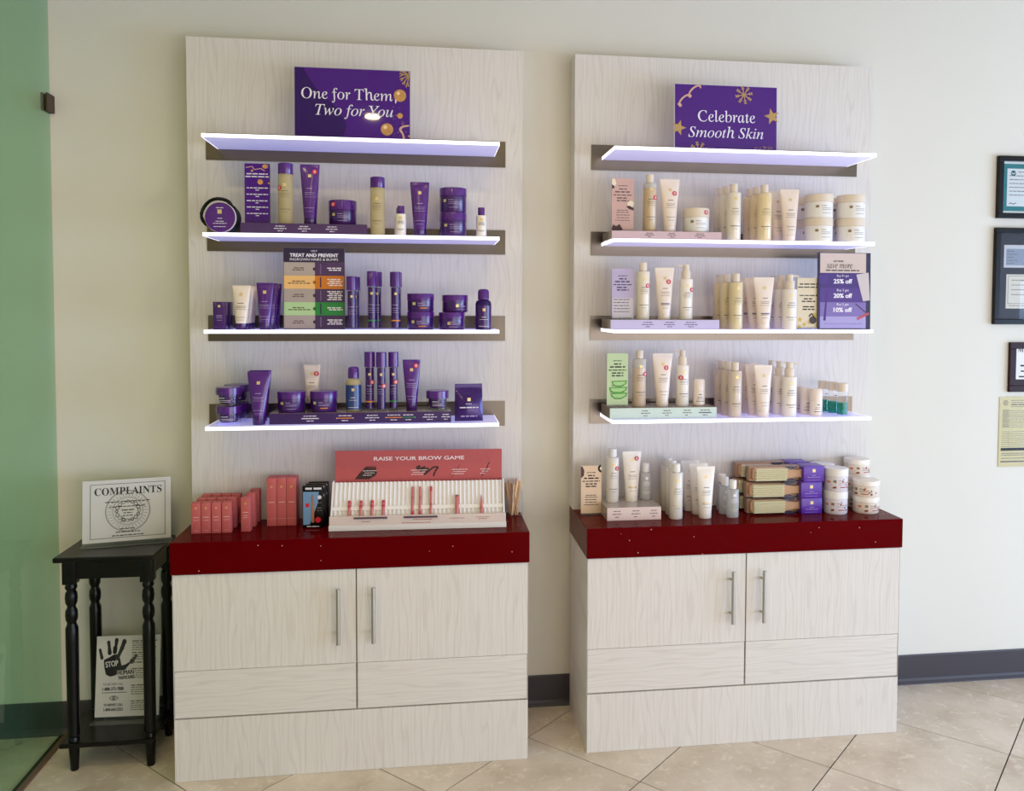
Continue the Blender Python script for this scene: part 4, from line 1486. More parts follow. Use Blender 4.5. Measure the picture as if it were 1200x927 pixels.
for k, x in enumerate((-.247, -.206, -.166, -.126)):
    pencil(x, .012, .080, .0052, f'{CLN[k]} short pink tester from the left in the brow display', 'short brow testers', [(.62, .76, PENR), (.84, .98, PENR), (.0, .04, SW)])
for k, x in enumerate((-.022, .004, .044)):
    pencil(x, .022, .128, .0042, f'{["left", "middle", "right"][k]} long slim pink pencil of three in the brow display', 'long brow pencils', [(.0, .14, PENR), (.60, .62, SW)] if k < 2 else [(.82, .98, PENR), (.35, .38, SW)])
pencil(.138, .020, .092, .0066, 'thick plain pink tester in the brow display', None, [(.93, 1.0, SWL)])
pencil(.227, .022, .092, .0052, 'pink tester with pointed tip at the right of the brow display', None, [(.30, .33, SWL)], True)

# clear cup of wooden sticks
cx, cyy = .5775, -.160
t = empty('stick_cup', (cx, cyy, z))
tag(t, 'clear square cup holding wooden sticks beside the brow display', 'cup')
hw = .034
b = MB()
b.box(-hw, hw, -hw, hw, .0003, .003)
for q in (-1, 1):
    b.box(min(q * hw, q * (hw - .002)), max(q * hw, q * (hw - .002)), -hw, hw, .0031, .100)
    b.box(-hw + .0021, hw - .0021, min(q * hw, q * (hw - .002)), max(q * hw, q * (hw - .002)), .0031, .100)
b.build('cup_wall', CLEAR, t)
STW = mat('birch_stick', (224, 186, 142), 0.6, vary=0.12, scale=60)
rn = random.Random(3)
b = MB()
for k in range(20):
    bx, by = rn.uniform(-.018, .018), rn.uniform(-.018, .018)
    ln = Vector((rn.uniform(-.22, .22), rn.uniform(-.15, .15), 1)).normalized()
    tx = max(-.028, min(.028, bx + ln.x * .11))
    ty = max(-.028, min(.028, by + ln.y * .11))
    st = empty('wooden_stick', (cx + bx, cyy + by, z + .0035))
    tag(st, 'thin flat wooden stick standing in the clear square cup', 'stick', 'sticks in the clear cup')
    st.rotation_euler = Vector((tx - bx, ty - by, .11)).to_track_quat('Z', 'Y').to_euler()
    st.rotation_euler.rotate_axis('Z', rn.uniform(0, 3))
    LL = rn.uniform(.115, .135)
    MB().box(-.0042, .0042, -.0008, .0008, 0, LL - .002, .0004).build('shaft', STW, st)
    MB().loft([(LL - .002, .0042, .0008), (LL, .0016, .0006)], 8).build('tip', STW, st)

# ================================================================== RIGHT UNIT
GREYSQ = mat('pewter_square', (140, 122, 96), 0.5, 0.2)
# second shelf
z = S[2] + ZB
zm = z + .1
zr = rzB2 - .0005
one(bottle(MILKY, BEIGECAP, DARKINK, r=.0252, h=.2125, fill=(TANLOT, .88), st=(.016, .70)), 'lotion_bottle', 761.2, zm, .275, zr, 'tan bottle with red sticker on the pale pink riser', 'bottle', 'tester bottles')
one(tube(CREAM, CREAM, DARKINK, w=.0375, h=.1975, st=(.016, .73)), 'squeeze_tube', 784.5, zm, .275, zr, 'cream tube with red sticker on the pale pink riser', 'tube', 'tester tubes')
one(jar(BEIGECAP, WHITEPL, GREYINK, .0500, .0895, .034, st=(.024, .073), embmat=GREYSQ), 'cream_jar', 815.7, zm, .268, zr, 'white jar with beige lid and red sticker on the pale pink riser', 'jar', 'white jars')
BT1 = bottle(PALELOT, BEIGECAP, GREYINK, r=.0272, h=.211, band=GREYINK)
column(BT1, 'lotion_bottle', 859.5, zm, [.305, .247, .189], z, '{} pale ivory bottle in the column beside the white jar', 'bottle', 'ivory bottles', dx=[0, -.007, -.009])
BT2 = bottle(HONEY, BEIGECAP, GREYINK, r=.0272, h=.211, band=GREYINK)
column(BT2, 'lotion_bottle', 895.4, zm, [.305, .247, .189], z, '{} honey yellow bottle on the right second shelf', 'bottle', 'honey bottles', dx=[0, -.007, -.009])
TB = tube(CREAM, CREAM, DARKINK, w=.0368, h=.1965)
column(TB, 'squeeze_tube', 925, zm, [.305, .247], z, '{} cream tube between honey bottles and white jars', 'tube', 'cream tubes', dx=[0, -.024])
JW = jar(BEIGECAP, WHITEPL, GREYINK, .0535, .0900, .030, acc=None, embmat=GREYSQ)
for c_, (u_, nm) in enumerate([(959.3, 'left'), (997, 'right')]):
    for k, (dd, fr) in enumerate([(.290, 'front'), (.180, 'rear')]):
        for q, lv in enumerate(['lower', 'upper']):
            spawn(JW, 'cream_jar', (xat(u_, .29, zm) - .006 * k, -dd, z + q * .0900), f'{lv} white jar of the {fr} stack, {nm} pair of stacks', 'jar', 'white jars', rz=random.uniform(-.1, .25))
# third shelf
z = S[3] + ZB
zm = z + .1
zr = rzB3 - .0005
one(bottle(PALELOT, BEIGECAP, DARKINK, r=.0254, h=.2115, st=(.013, .70), emb=.84), 'lotion_bottle', 753.2, zm, .275, zr, 'ivory bottle with red sticker on the lilac riser', 'bottle', 'tester bottles')
one(tube(CREAM, CREAM, DARKINK, w=.0370, h=.1935, st=(.014, .73), band=srgb_mat('violet_line', (104, 84, 130))), 'squeeze_tube', 778.2, zm, .275, zr, 'cream tube with red sticker on the lilac riser', 'tube', 'tester tubes')
one(pump(IVORY, BEIGECAP, DARKINK, r=.0254, h=.2065, st=(.016, .74)), 'pump_bottle', 803.7, zm, .275, zr, 'ivory pump bottle with red sticker on the lilac riser', 'bottle', 'pump bottles')
BT3 = bottle(mat('straw_lotion', (222, 202, 160), 0.25, vary=0.04, coat=0.4), BEIGECAP, GREYINK, r=.0262, h=.2095, band=GREYINK)
column(BT3, 'lotion_bottle', 862, zm, [.305, .245, .186], z, '{} straw coloured bottle in the column beside the lilac riser', 'bottle', 'straw bottles', dx=[0, -.014, -.020])
TB3 = tube(CREAM, CREAM, DARKINK, w=.0400, h=.1965, band=MATS['violet_line'])
column(TB3, 'squeeze_tube', 894.8, zm, [.305, .247, .189], z, '{} wide cream tube with violet line on the right third shelf', 'tube', 'cream tubes with violet line', dx=[0, -.012, -.022])
PM = pump(IVORY, BEIGECAP, DARKINK, r=.0280, h=.2085, side=1)
column(PM, 'pump_bottle', 925, zm, [.305, .245, .185], z, '{} ivory pump bottle beside the flower-bordered card', 'bottle', 'pump bottles', dx=[0, -.007, -.013])
# lowest shelf
z = S[4] + ZB
zm = z + .1
zr = rzB4 - .0005
one(bottle(MILKY, BEIGECAP, DARKINK, r=.0258, h=.2120, fill=(mat('rose_tan_lotion', (210, 186, 162), 0.3, vary=0.04, coat=0.4), .80), st=(.017, .68), emb=.84), 'lotion_bottle', 749, zm, .245, zr, 'rosy tan bottle with red sticker on the pale green riser', 'bottle', 'tester bottles')
one(tube(CREAM, CREAM, DARKINK, w=.0390, h=.1990, st=(.012, .73)), 'squeeze_tube', 776, zm, .245, zr, 'cream tube with red sticker on the pale green riser', 'tube', 'tester tubes')
one(pump(IVORY, BEIGECAP, DARKINK, r=.0248, h=.2120, st=(-.012, .70)), 'pump_bottle', 799.5, zm, .245, zr, 'ivory pump bottle with red sticker on the pale green riser', 'bottle', 'pump bottles')
DE = deodorant()
one(deodorant(.0232, .102), 'deodorant_stick', 819, zm, .245, zr, 'cream deodorant stick alone on the pale green riser', 'deodorant', 'deodorant sticks')
BT4 = bottle(mat('rose_beige_lotion', (214, 194, 174), 0.28, vary=0.04, coat=0.4), BEIGECAP, GREYINK, r=.0262, h=.2085, band=GREYINK)
column(BT4, 'lotion_bottle', 861, zm, [.285, .228, .171], z, '{} rosy beige bottle in the column beside the pale green riser', 'bottle', 'rosy beige bottles', dx=[0, -.007, -.014])
column(TB, 'squeeze_tube', 894, zm, [.285, .228, .171], z, '{} cream tube in the column on the right lowest shelf', 'tube', 'cream tubes', dx=[0, -.013, -.016])
column(PM, 'pump_bottle', 924.8, zm, [.285, .228, .171], z, '{} ivory pump bottle beside the deodorant sticks', 'bottle', 'pump bottles', dx=[0, -.014, -.024])
column(DE, 'deodorant_stick', 956.5, zm, [.285, .232, .179], z, '{} cream deodorant stick beside the teal bottles', 'deodorant', 'deodorant sticks', dx=[0, -.016, -.020])
column(tealbottle(), 'teal_bottle', 987.3, zm, [.285, .232, .179], z, '{} small clear bottle half full of teal liquid', 'bottle', 'teal bottles', dx=[0, -.012, -.026])

# counter of the right unit
z = S[5] + ZB
zm = z + .1
zr = rzB5 - .0005
BT5 = bottle(mat('pearl_plastic', (226, 216, 204), 0.28, vary=0.03, coat=0.4), WHITEPL, GREYINK, r=.0260, h=.2085, cr=.0160, emb=.84, band=GOLD)
one(bottle(MATS['pearl_plastic'], WHITEPL, GREYINK, r=.0250, h=.2050, cr=.0160, st=(.013, .76), emb=.85), 'lotion_bottle', 717.5, zm, .195, zr, 'pearly bottle with red sticker on the blush riser', 'bottle', 'tester bottles')
one(tube(IVORY, IVORY, DARKINK, w=.0372, h=.1920, st=(.018, .86), embz=.83, band=GOLD), 'squeeze_tube', 740, zm, .190, zr, 'ivory tube with red sticker on the blush riser', 'tube', 'tester tubes')
FM = bottle(FROST, WHITEPL, SIGNW, r=.0232, h=.1420, ch=.034, cr=.0142, emb=.80, band=GOLD, embmat=SIGNW)
one(bottle(FROST, WHITEPL, SIGNW, r=.0232, h=.1420, ch=.034, cr=.0142, emb=.80, band=GOLD, embmat=SIGNW), 'frosted_bottle', 756.3, zm, .175, zr, 'small grey frosted bottle on the blush riser', 'bottle', 'frosted bottles')
column(BT5, 'lotion_bottle', 792, zm, [.285, .222, .158], z, '{} pearly bottle in the column right of the blush riser', 'bottle', 'pearly bottles', dx=[0, .004, .004])
TB5 = tube(IVORY, IVORY, DARKINK, w=.0365, h=.1960, band=GOLD)
column(TB5, 'squeeze_tube', 826.5, zm, [.288, .226, .164], z, '{} ivory tube with gold line on the right counter', 'tube', 'ivory tubes', dx=[0, -.008, -.022])
column(FM, 'frosted_bottle', 858.5, zm - .04, [.290, .232, .174], z, '{} small grey frosted bottle beside the boxed brushes', 'bottle', 'frosted bottles', dx=[0, -.010, .0])


# boxed body brushes
def brush_box():
    W_, D_, H_ = .292, .070, .0615
    xs = W_ / 2 - .083
    BW = mat('beech_wood', (206, 158, 116), 0.45, vary=0.1, scale=30)
    NAVY = mat('navy_tray', (34, 32, 62), 0.25)
    out = []
    cov = MB()
    cov.box(-W_ / 2, xs, -D_ / 2, -D_ / 2 + .0008, .0004, H_).box(-W_ / 2, xs, D_ / 2 - .0008, D_ / 2, .0004, H_)
    cov.box(-W_ / 2, xs, -D_ / 2 + .0009, D_ / 2 - .0009, H_ - .0008, H_).box(-W_ / 2, -W_ / 2 + .0008, -D_ / 2 + .0009, D_ / 2 - .0009, .0004, H_ - .0009)
    out.append(P('clear_cover', cov, clear('box_film', (0.985, 0.985, 0.985), 0.4, 0.04), None))
    sl_ = MB().box(xs, W_ / 2, -D_ / 2 - .0006, D_ / 2 + .0006, .0004, H_ + .0002, .0006)
    xc = (xs + W_ / 2) / 2
    y = -D_ / 2 - .0011
    out.append(P('sleeve', sl_, mat('purple_sleeve', (92, 40, 164), 0.3), 30, [
        sub('emblem', MB().bar(xc - .006, xc + .006, H_ * .62, H_ * .62 + .012, y), GOLD),
        sub('small_print', wordbars(wordbars(wordbars(MB(), xc - .008, xc + .008, H_ * .42, .0022, y, 1), xc - .026, xc + .026, H_ * .30, .0022, y, 2), xc - .028, xc + .026, H_ * .12, .0014, y, 3), LILACINK)]))
    # wooden brush back with waist and handle, standing on edge behind the bristles
    zc = H_ * .5
    prof = []
    for k in range(25):
        t_ = k / 24
        x = -W_ / 2 + .010 + t_ * (W_ - .030)
        if t_ < .52: hh = .0255 * (1 - max(0, (.06 - t_) / .06) ** 2 * .45)
        elif t_ < .70: hh = .0255 - .012 * math.sin((t_ - .52) / .18 * PI / 2)
        else: hh = .0135 + .003 * math.sin((t_ - .70) / .30 * PI)
        prof.append((x, hh))
    pts = [(x, zc + h_) for x, h_ in prof] + [(x, zc - h_) for x, h_ in reversed(prof)]
    br = MB()
    for k in range(24):
        (xa, ha), (xb, hb_) = prof[k], prof[k + 1]
        br.poly([(xa, zc - ha), (xb, zc - hb_), (xb, zc + hb_), (xa, zc + ha)], -D_ / 2 + .020, -D_ / 2 + .034)
    n_b = MB()
    for i in range(20):
        for j in range(8):
            x = -W_ / 2 + .020 + i * .0062 + (.003 if j % 2 else 0)
            zz = zc - .0205 + j * .0058
            yb_ = -D_ / 2 + .0016
            n_b.add([(x - .0029, yb_ + .0183, zz - .0027), (x + .0029, yb_ + .0183, zz - .0027), (x + .0029, yb_ + .0183, zz + .0027), (x - .0029, yb_ + .0183, zz + .0027),
                     (x - .0022, yb_, zz - .0020), (x + .0022, yb_, zz - .0020), (x + .0022, yb_, zz + .0020), (x - .0022, yb_, zz + .0020)],
                    [(4, 5, 6, 7), (0, 1, 5, 4), (1, 2, 6, 5), (2, 3, 7, 6), (3, 0, 4, 7)])
    out.append(P('brush', br, BW, 40, [sub('bristles', n_b, mat('straw_bristle', (255, 236, 192), 0.7, vary=0.15, scale=300))]))
    tr = MB()
    tr.box(-W_ / 2 + .003, xs - .001, -D_ / 2 + .038, D_ / 2 - .003, .002, H_ - .004)
    out.append(P('tray', tr, mat('tan_tray', (186, 142, 108), 0.6), None))
    for s_ in (-1, 1):
        pl = []
        for k in range(13):
            a = PI * k / 12
            pl.append((-.004 + .052 * (k / 12) - .004, zc + s_ * (.0295 - .0115 * math.sin(a))))
        pl += [(.044, zc + s_ * .0298), (-.008, zc + s_ * .0298)]
        out.append(P('tray_rim', MB().poly(pl, -D_ / 2 + .012, -D_ / 2 + .019), NAVY, None))
    return out


BB = brush_box()
for k, (dd, xo, nm) in enumerate([(.252, 0, 'front'), (.165, -.022, 'rear')]):
    xc = (xat(878.5, .285, z + .1) + xat(966, .285, z + .1)) / 2
    for q, lv in enumerate(['bottom', 'middle', 'top']):
        spawn(BB, 'boxed_brush', (xc + xo + (-.004, -.006, .004)[q], -dd + (.0, .002, .003)[q], z + q * .0622), f'{lv} boxed body brush with purple sleeve in the {nm} stack', 'box', 'boxed brushes', rz=R((.5, -.6, .4)[q]))
# fruit printed jars
REDL = srgb_mat('brick_line', (176, 60, 48))
JF1 = jar(WHITEPL, mat('lilac_white_plastic', (226, 216, 218), 0.35, vary=0.03), GREYINK, .0462, .0885, .030, acc=REDL, fruit=True, embmat=GREYSQ)
for k, (dd, nm) in enumerate([(.270, 'front'), (.172, 'rear')]):
    for q, lv in enumerate(['lower', 'upper']):
        spawn(JF1, 'printed_jar', (xat(981, .29, z + .09) + (.004 if k == 0 else -.004), -dd, z + q * .0885), f'{lv} fruit-printed jar of the {nm} stack next to the brushes', 'jar', 'fruit-printed jars', rz=R(q * 8 - 4))
JF2 = jar(IVORY, mat('ivory_print_plastic', (234, 218, 200), 0.35, vary=0.03), GREYINK, .0505, .0640, .020, acc=REDL, fruit=True, embmat=GREYSQ)
xr_ = xat(1016, .28, z + .07)
for q, lv in enumerate(['lower', 'upper']):
    spawn(JF2, 'printed_jar', (xr_, -.272, z + q * .0640), f'{lv} ivory fruit-printed jar of the stack of two at the counter end', 'jar', 'fruit-printed jars', rz=R(10 - q * 50))
for q, lv in enumerate(['lowest', 'middle', 'topmost']):
    spawn(JF2, 'printed_jar', (xr_ + .016, -.165, z + q * .0640), f'{lv} ivory fruit-printed jar of the rear stack of three', 'jar', 'fruit-printed jars', rz=R(q * 12 - 10))

# ================================================================== side table with two notices
t = empty('side_table', (-.860, -.165, 0))
tag(t, 'small black side table with turned legs beside the glass partition', 'table')
MB().box(-.165, .165, -.140, .128, .742, .760, .004).build('tabletop', BLACK, t)
for nm, (xa, xb, ya_, yb_) in (('a', (-.0963, .1143, -.122, -.108)), ('b', (-.0963, .1143, .098, .112)), ('c', (-.132, -.118, -.0863, .0803)), ('d', (.136, .150, -.0863, .0803))):
    MB().box(xa, xb, ya_, yb_, .680, .7415).build('apron', BLACK, t)
lp = [(0, .0125), (.004, .0135), (.080, .0175), (.0875, .0175), (.116, .0175), (.120, .0150), (.126, .0200), (.134, .0195), (.30, .0200), (.46, .0208), (.505, .0205), (.520, .0150), (.526, .0150), (.535, .0190),
      (.552, .0205), (.568, .0190), (.578, .0140), (.584, .0140), (.594, .0190), (.612, .0205), (.630, .0185), (.638, .0140), (.643, .0180), (.650, .0200), (.657, .0180), (.662, .0170)]
for lx in (-.118, .136):
    for ly in (-.108, .102):
        g = MB().loft([(q, r_, r_) for q, r_ in lp], 16)
        g.box(-.0215, .0215, -.0215, .0215, .6625, .7418, .002)
        g.build('leg', BLACK, t, 40, loc=(lx, ly, 0))
MB().box(-.158, .150, -.135, .122, .0885, .1050, .003).build('lower_shelf', BLACK, t)
TABX, TABY = -.860, -.165


def notice(name, x, y, z, w, h, rx, rz, label):
    t = empty(name, (x, y, z), (rx, 0, rz))
    tag(t, label, 'notice')
    MB().box(-w / 2, w / 2, -.0012, .0012, .012, .012 + h).build('paper', PAPER, t)
    MB().box(-w / 2 - .002, w / 2 + .002, -.0035, -.0016, .006, .012 + h).build('holder_front', CLEAR, t)
    MB().box(-w / 2 - .002, w / 2 + .002, .0016, .0035, .006, .012 + h).build('holder_back', ACRYL, t)
    return t


def foot(t, w, d0, d1):
    MB().box(-w / 2 - .002, w / 2 + .002, -d0, d1, .0005, .0045, .001).build('holder_foot', ACRYL, t, rot=(-t.rotation_euler.x, 0, 0))


w, h = .292, .222
t = notice('complaints_notice', -.832, -.150, .7605, w, h, R(-8), R(12), 'white Complaints notice in a clear stand on top of the black table')
foot(t, w, .035, .035)
y = -.0015
z0 = .012
b = MB()
for (xa, xb, za_, zb2) in ((-w * .415, w * .435, .930, .937), (-w * .415, w * .435, .060, .067), (-w * .415, -w * .409, .060, .937), (w * .429, w * .435, .060, .937)):
    b.bar(xa, xb, z0 + za_ * h, z0 + zb2 * h, y)
b.build('border_line', BLACKINK, t)
text(t, 'COMPLAINTS', .222, .0270, .004, z0 + h * .815, y - .0003, BLACKINK, 'serif')
sealk = mat('seal_print', (84, 82, 80), 0.6)
cz = z0 + h * .485
b = MB()
b.ring(.002, cz, .0725, .0745, y, 48).ring(.002, cz, .0695, .0703, y, 48).ring(.002, cz, .0500, .0512, y, 40).ring(.002, cz, .0470, .0476, y, 40)
rn = random.Random(11)
for k in range(34):
    a = 2 * PI * k / 34
    b.stroke([(.002 + .054 * math.cos(a), cz + .054 * math.sin(a)), (.002 + .065 * math.cos(a + rn.uniform(-.05, .05)), cz + .065 * math.sin(a))], .0013, y)
for k in range(16):
    a = 2 * PI * k / 16
    cx_, cz_ = .002 + .037 * math.cos(a), cz + .034 * math.sin(a)
    b.ring(cx_, cz_, rn.uniform(.003, .005), rn.uniform(.0058, .008), y - k * 1e-5, 10)
for k in range(40):
    a, q = rn.uniform(PI * 1.1, PI * 1.9), rn.uniform(.028, .044)
    cx_, cz_ = .002 + q * math.cos(a), cz + q * math.sin(a)
    b.stroke([(cx_, cz_), (cx_ + rn.uniform(-.008, .008), cz_ + rn.uniform(-.004, .004))], .0012, y - k * 1e-6)
o = b.build('round_seal', sealk, t)
b = MB()
for k, (zr_, ww, hh) in enumerate([(.640, .150, .0030), (.560, .124, .0030), (.50, .042, .0036), (.455, .030, .0030), (.41, .034, .0030), (.20, .054, .0030), (.150, .080, .0030), (.095, .104, .0032)]):
    wordbars(b, .002 - ww / 2, .002 + ww / 2, z0 + h * zr_, hh, y - .0006, k)
b.build('small_print', BLACKINK, t)

w, h = .226, .290
t = notice('trafficking_notice', -.848, -.140, .1055, w, h, R(-7), R(-2), 'white Stop Human Trafficking notice with black hand print on the lower table shelf')
foot(t, w, .045, .030)
y = -.0015
X = lambda f: -w / 2 + f * w
Z = lambda f: z0 + h * (1 - f)
hand = MB()
hand.poly([(X(.115), Z(.295)), (X(.20), Z(.265)), (X(.26), Z(.235)), (X(.34), Z(.225)), (X(.37), Z(.28)), (X(.395), Z(.37)), (X(.43), Z(.365)), (X(.46), Z(.40)), (X(.40), Z(.45)), (X(.33), Z(.475)), (X(.30), Z(.49)), (X(.22), Z(.505)), (X(.155), Z(.475)), (X(.13), Z(.40))], y)
for pts, ws in (([(.055, .17), (.085, .265)], [.010, .012]), ([(.185, .08), (.195, .13), (.205, .205)], [.012, .011, .015]), ([(.310, .055), (.300, .125)], [.014, .011]), ([(.290, .155), (.285, .195)], [.016, .015]),
                ([(.430, .075), (.395, .155), (.35, .24)], [.016, .015, .012]), ([(.62, .255), (.56, .32)], [.010, .016]), ([(.53, .335), (.44, .395)], [.006, .016])):
    fp = [(X(a), Z(b_)) for a, b_ in pts]
    hand.stroke(fp, [q * .92 for q in ws], y - .0001)
    for (fx, fz), fw in zip(fp, ws): hand.disc(fx, fz, fw * .5, y - .0002, fw * .62, n=12)
hand.build('hand_print', mat('hand_ink', (34, 34, 36), 0.6, vary=0.2, scale=150), t)
text(t, 'STOP', .044, .020, X(.245), Z(.345), y - .0006, PAPER, bold=.0006, rot=R(8))
text(t, 'HUMAN', .056, .0155, X(.465), Z(.455), y - .0006, PAPER, bold=.0022, rot=R(3), name='lettering_outline')
text(t, 'HUMAN', .056, .0155, X(.465), Z(.455), y - .0010, BLACKINK, bold=.0006, rot=R(3))
text(t, 'TRAFFICKING', .058, .0115, X(.475), Z(.518), y - .0010, BLACKINK, bold=.0004, rot=R(3))
text(t, 'TO GET HELP, CALL', .072, .0100, X(.275), Z(.600), y - .0004, BLACKINK)
text(t, '1-888-373-7888', .074, .0112, X(.275), Z(.655), y - .0004, BLACKINK, bold=.0004)
MB().bar(X(.10), X(.49), Z(.705), Z(.698), y - .0004).build('rule', BLACKINK, t)
MB().ring(X(.29), Z(.77), .004, .0062, y - .0004, 16).ring(X(.29), Z(.77), .0, .0022, y - .0004, 10).build('eye_mark', BLACKINK, t)
MB().stroke([(X(.22), Z(.77)), (X(.26), Z(.745)), (X(.32), Z(.745)), (X(.36), Z(.77)), (X(.32), Z(.795)), (X(.26), Z(.795)), (X(.22), Z(.77))], .0018, y - .0005).build('eye_outline', BLACKINK, t)
text(t, 'TO REPORT, CALL', .068, .0100, X(.285), Z(.855), y - .0004, BLACKINK, bold=.0003)
text(t, '1-844-643-2251', .066, .0112, X(.285), Z(.910), y - .0004, BLACKINK, bold=.0004)
b = MB()
for blk, (za_, n_) in enumerate([(.07, 5), (.215, 4), (.335, 1), (.415, 5), (.62, 5), (.815, 5)]):
    for q in range(n_):
        wordbars(b, X(.555), X(.94 - .05 * (q % 3)), Z(za_ + q * .027), .0030 if q else .0044, y - .0004, blk * 9 + q)
b.build('small_print', GREYINK, t)


# ================================================================== framed certificates on the back wall
def frame_box(name, x0, x1, z0_, z1, fw, fm, label, depth=.022):
    t = empty(name, ((x0 + x1) / 2, 0, z0_))
    w, h = x1 - x0, z1 - z0_
    tag(t, label, 'picture frame')
    for (a, b_, c_, d_) in ((-w / 2, w / 2, h - fw, h), (-w / 2, w / 2, 0, fw), (-w / 2, -w / 2 + fw, fw, h - fw), (w / 2 - fw, w / 2, fw, h - fw)):
        MB().box(a, b_, -depth, -.0005, c_, d_, .002).build('frame_side', fm, t)
    return t, w, h


BF = mat('black_frame_wood', (12, 10, 11), 0.35, spec=0.25)
t, w, h = frame_box('framed_certificate', 2.673, 3.035, 2.017, 2.282, .022, BF, 'black framed certificate with teal patterned border, highest on the wall')
MB().box(-w / 2 + .022, w / 2 - .022, -.008, -.0006, .022, h - .022).build('mount', srgb_mat('mount_white', (220, 224, 222)), t)
MB().bar(-w / 2 + .026, w / 2 - .026, .032, h - .032, -.0085).build('teal_border', mat('teal_guilloche', (18, 118, 124), 0.5, vary=0.25, scale=260), t)
MB().bar(-w / 2 + .046, w / 2 - .046, .052, h - .052, -.009).build('certificate_sheet', srgb_mat('cert_white', (214, 222, 224)), t)
MB().disc(-w / 2 + .074, h - .072, .012, -.0095).build('round_logo', srgb_mat('logo_teal', (22, 92, 100)), t)
MB().stroke([(-w / 2 + .066, h - .070), (-w / 2 + .074, h - .076), (-w / 2 + .082, h - .070)], .003, -.0100).build('logo_wave', SIGNW, t)
b = MB()
for k in range(7): wordbars(b, -w / 2 + .056 + (.04 if k == 0 else 0), w / 2 - .07, h - .066 - k * .0165, .0034, -.0095, k)
b.build('small_print', GREYINK, t)
MB().stroke([(-w / 2 + .056, .062), (-w / 2 + .066, .067), (-w / 2 + .074, .061), (-w / 2 + .09, .066)], .003, -.0095).build('signature', BLACKINK, t)
MB().box(-w / 2 + .020, w / 2 - .020, -.0135, -.0120, .020, h - .020).build('glass', PGLASS, t)

t, w, h = frame_box('framed_collage', 2.668, 3.06, 1.561, 1.976, .022, BF, 'large black framed dark mat holding a banknote and a certificate')
MB().box(-w / 2 + .022, w / 2 - .022, -.008, -.0006, .022, h - .022).build('mat_board', srgb_mat('mat_navy', (26, 24, 38)), t)
b1 = MB().bar(-w / 2 + .046, w / 2 - .08, h * .590, h * .825, -.0085).build('banknote', srgb_mat('note_frame', (196, 198, 204)), t)
MB().bar(-w / 2 + .056, w / 2 - .09, h * .615, h * .785, -.0090).build('banknote_field', mat('note_blue', (140, 152, 172), 0.6, vary=0.2, scale=120), b1)
b = MB()
for k in range(5): wordbars(b, -w / 2 + .060, -w / 2 + .060 + .03 + .02 * (k % 2), h * (.76 - .032 * k), .003, -.0095, k)
b.build('small_print', GREYINK, t)
b1 = MB().bar(-w / 2 + .060, w / 2 - .06, h * .165, h * .520, -.0085).build('certificate_sheet', srgb_mat('cert_cream', (214, 210, 196)), t)
b = MB()
xa, xb, za_, zb2 = -w / 2 + .068, w / 2 - .068, h * .215, h * .505
for q in ((xa, xb, zb2 - .0015, zb2), (xa, xb, za_, za_ + .0015), (xa, xa + .0015, za_, zb2), (xb - .0015, xb, za_, zb2)): b.bar(*q, -.0090)
b.build('border_line', DARKINK, b1)
b = MB()
for k in range(4): wordbars(b, -w / 2 + .085, w / 2 - .1, h * (.46 - .05 * k), .0032, -.0090, k + 9)
wordbars(b, -w / 2 + .075, w / 2 - .075, h * .195, .0030, -.0090, 30)
b.build('small_print', GREYINK, t)
MB().box(-w / 2 + .020, w / 2 - .020, -.0135, -.0120, .020, h - .020).build('glass', PGLASS, t)

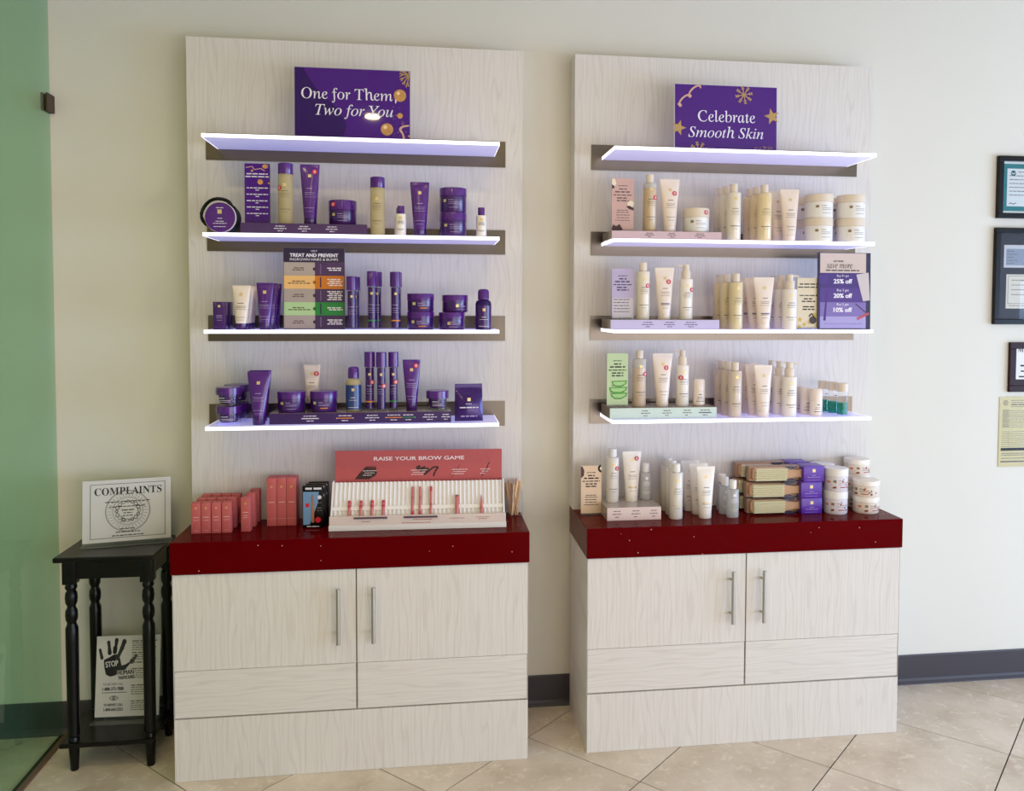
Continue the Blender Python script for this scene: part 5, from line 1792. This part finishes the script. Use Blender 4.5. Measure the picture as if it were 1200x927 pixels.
t, w, h = frame_box('wooden_plaque', 2.752, 3.03, 1.267, 1.483, .028, mat('dark_brown_plaque', (44, 15, 15), 0.42, vary=0.2, scale=20, spec=0.2), 'dark brown plaque with white sheet above the yellow form', .016)
MB().box(-w / 2 + .028, w / 2 - .028, -.013, -.0006, .028, h - .028).build('plaque_board', MATS['dark_brown_plaque'], t)
MB().bar(-w / 2 + .030, w / 2 - .030, h * .255, h * .93, -.0135).build('white_sheet', PAPER, t)
text(t, 'MT', None, .020, -w / 2 + .036, h * .855, -.0140, BLACKINK, 'serif', 'L')
b = MB()
for k, (xa, zz, hh) in enumerate([(.050, .53, .007), (.052, .42, .006), (.044, .31, .006)]): wordbars(b, -w / 2 + xa, w / 2 - xa, h * zz, hh, -.0140, k)
b.build('small_print', BLACKINK, t)

t = empty('yellow_form', (2.860, 0, .939))
tag(t, 'pale yellow printed form in a clear sleeve below the plaque', 'form')
w, h = .286, .306
MB().box(-w / 2, w / 2, -.003, -.0008, 0, h).build('form_sheet', mat('yellow_paper', (214, 202, 152), 0.6, vary=0.04, scale=12), t)
MB().box(-w / 2 - .003, w / 2 + .003, -.0045, -.0036, -.003, h + .003).build('sleeve', clear('form_sleeve', (0.97, 0.97, 0.97), 0.2, 0.12), t)
MB().ring(-w / 2 + .028, h - .026, .0095, .0115, -.0034, 24).ring(-w / 2 + .028, h - .026, .003, .0055, -.0034, 14).build('round_seal', DARKINK, t)
b = MB()
for k in range(4): wordbars(b, -w / 2 + .055, w / 2 - .05, h - .016 - k * .009, .0024 if k != 2 else .005, -.0034, k)
for k in range(9):
    z_ = h - .062 - k * .0088
    b.bar(-w / 2 + .014, w / 2 - .014, z_ - .0009, z_ + .0009, -.0034)
    wordbars(b, -w / 2 + .016, -w / 2 + .045, z_ + .004, .0022, -.0034, k + 5)
for k in range(9):
    z_ = h * .50 - k * .0092
    b.bar(-w / 2 + .012, w / 2 - .014, z_ - .0009, z_ + .0009, -.0034)
b.bar(-w / 2 + .045, -w / 2 + .046, h * .26, h * .50, -.0034)
b.build('ruled_lines', GREYINK, t)
MB().bar(-w / 2 + .010, w / 2 - .012, h * .228, h * .268, -.0034).build('black_band', BLACKINK, t)
MB().bar(-w / 2 + .010, w / 2 - .012, h * .062, h * .082, -.0034).build('grey_band', GREYINK, t)
b = MB()
for k, zz in enumerate((.19, .165, .12)): wordbars(b, -w / 2 + .014, w / 2 - .02, h * zz, .0030, -.0034, k)
b.build('small_print', GREYINK, t)

for o in bpy.data.objects:
    if o.parent and o.name.split('.')[0] in ('small_print', 'glitter', 'bristles', 'ruled_lines', 'round_seal'): o['kind'] = 'stuff'
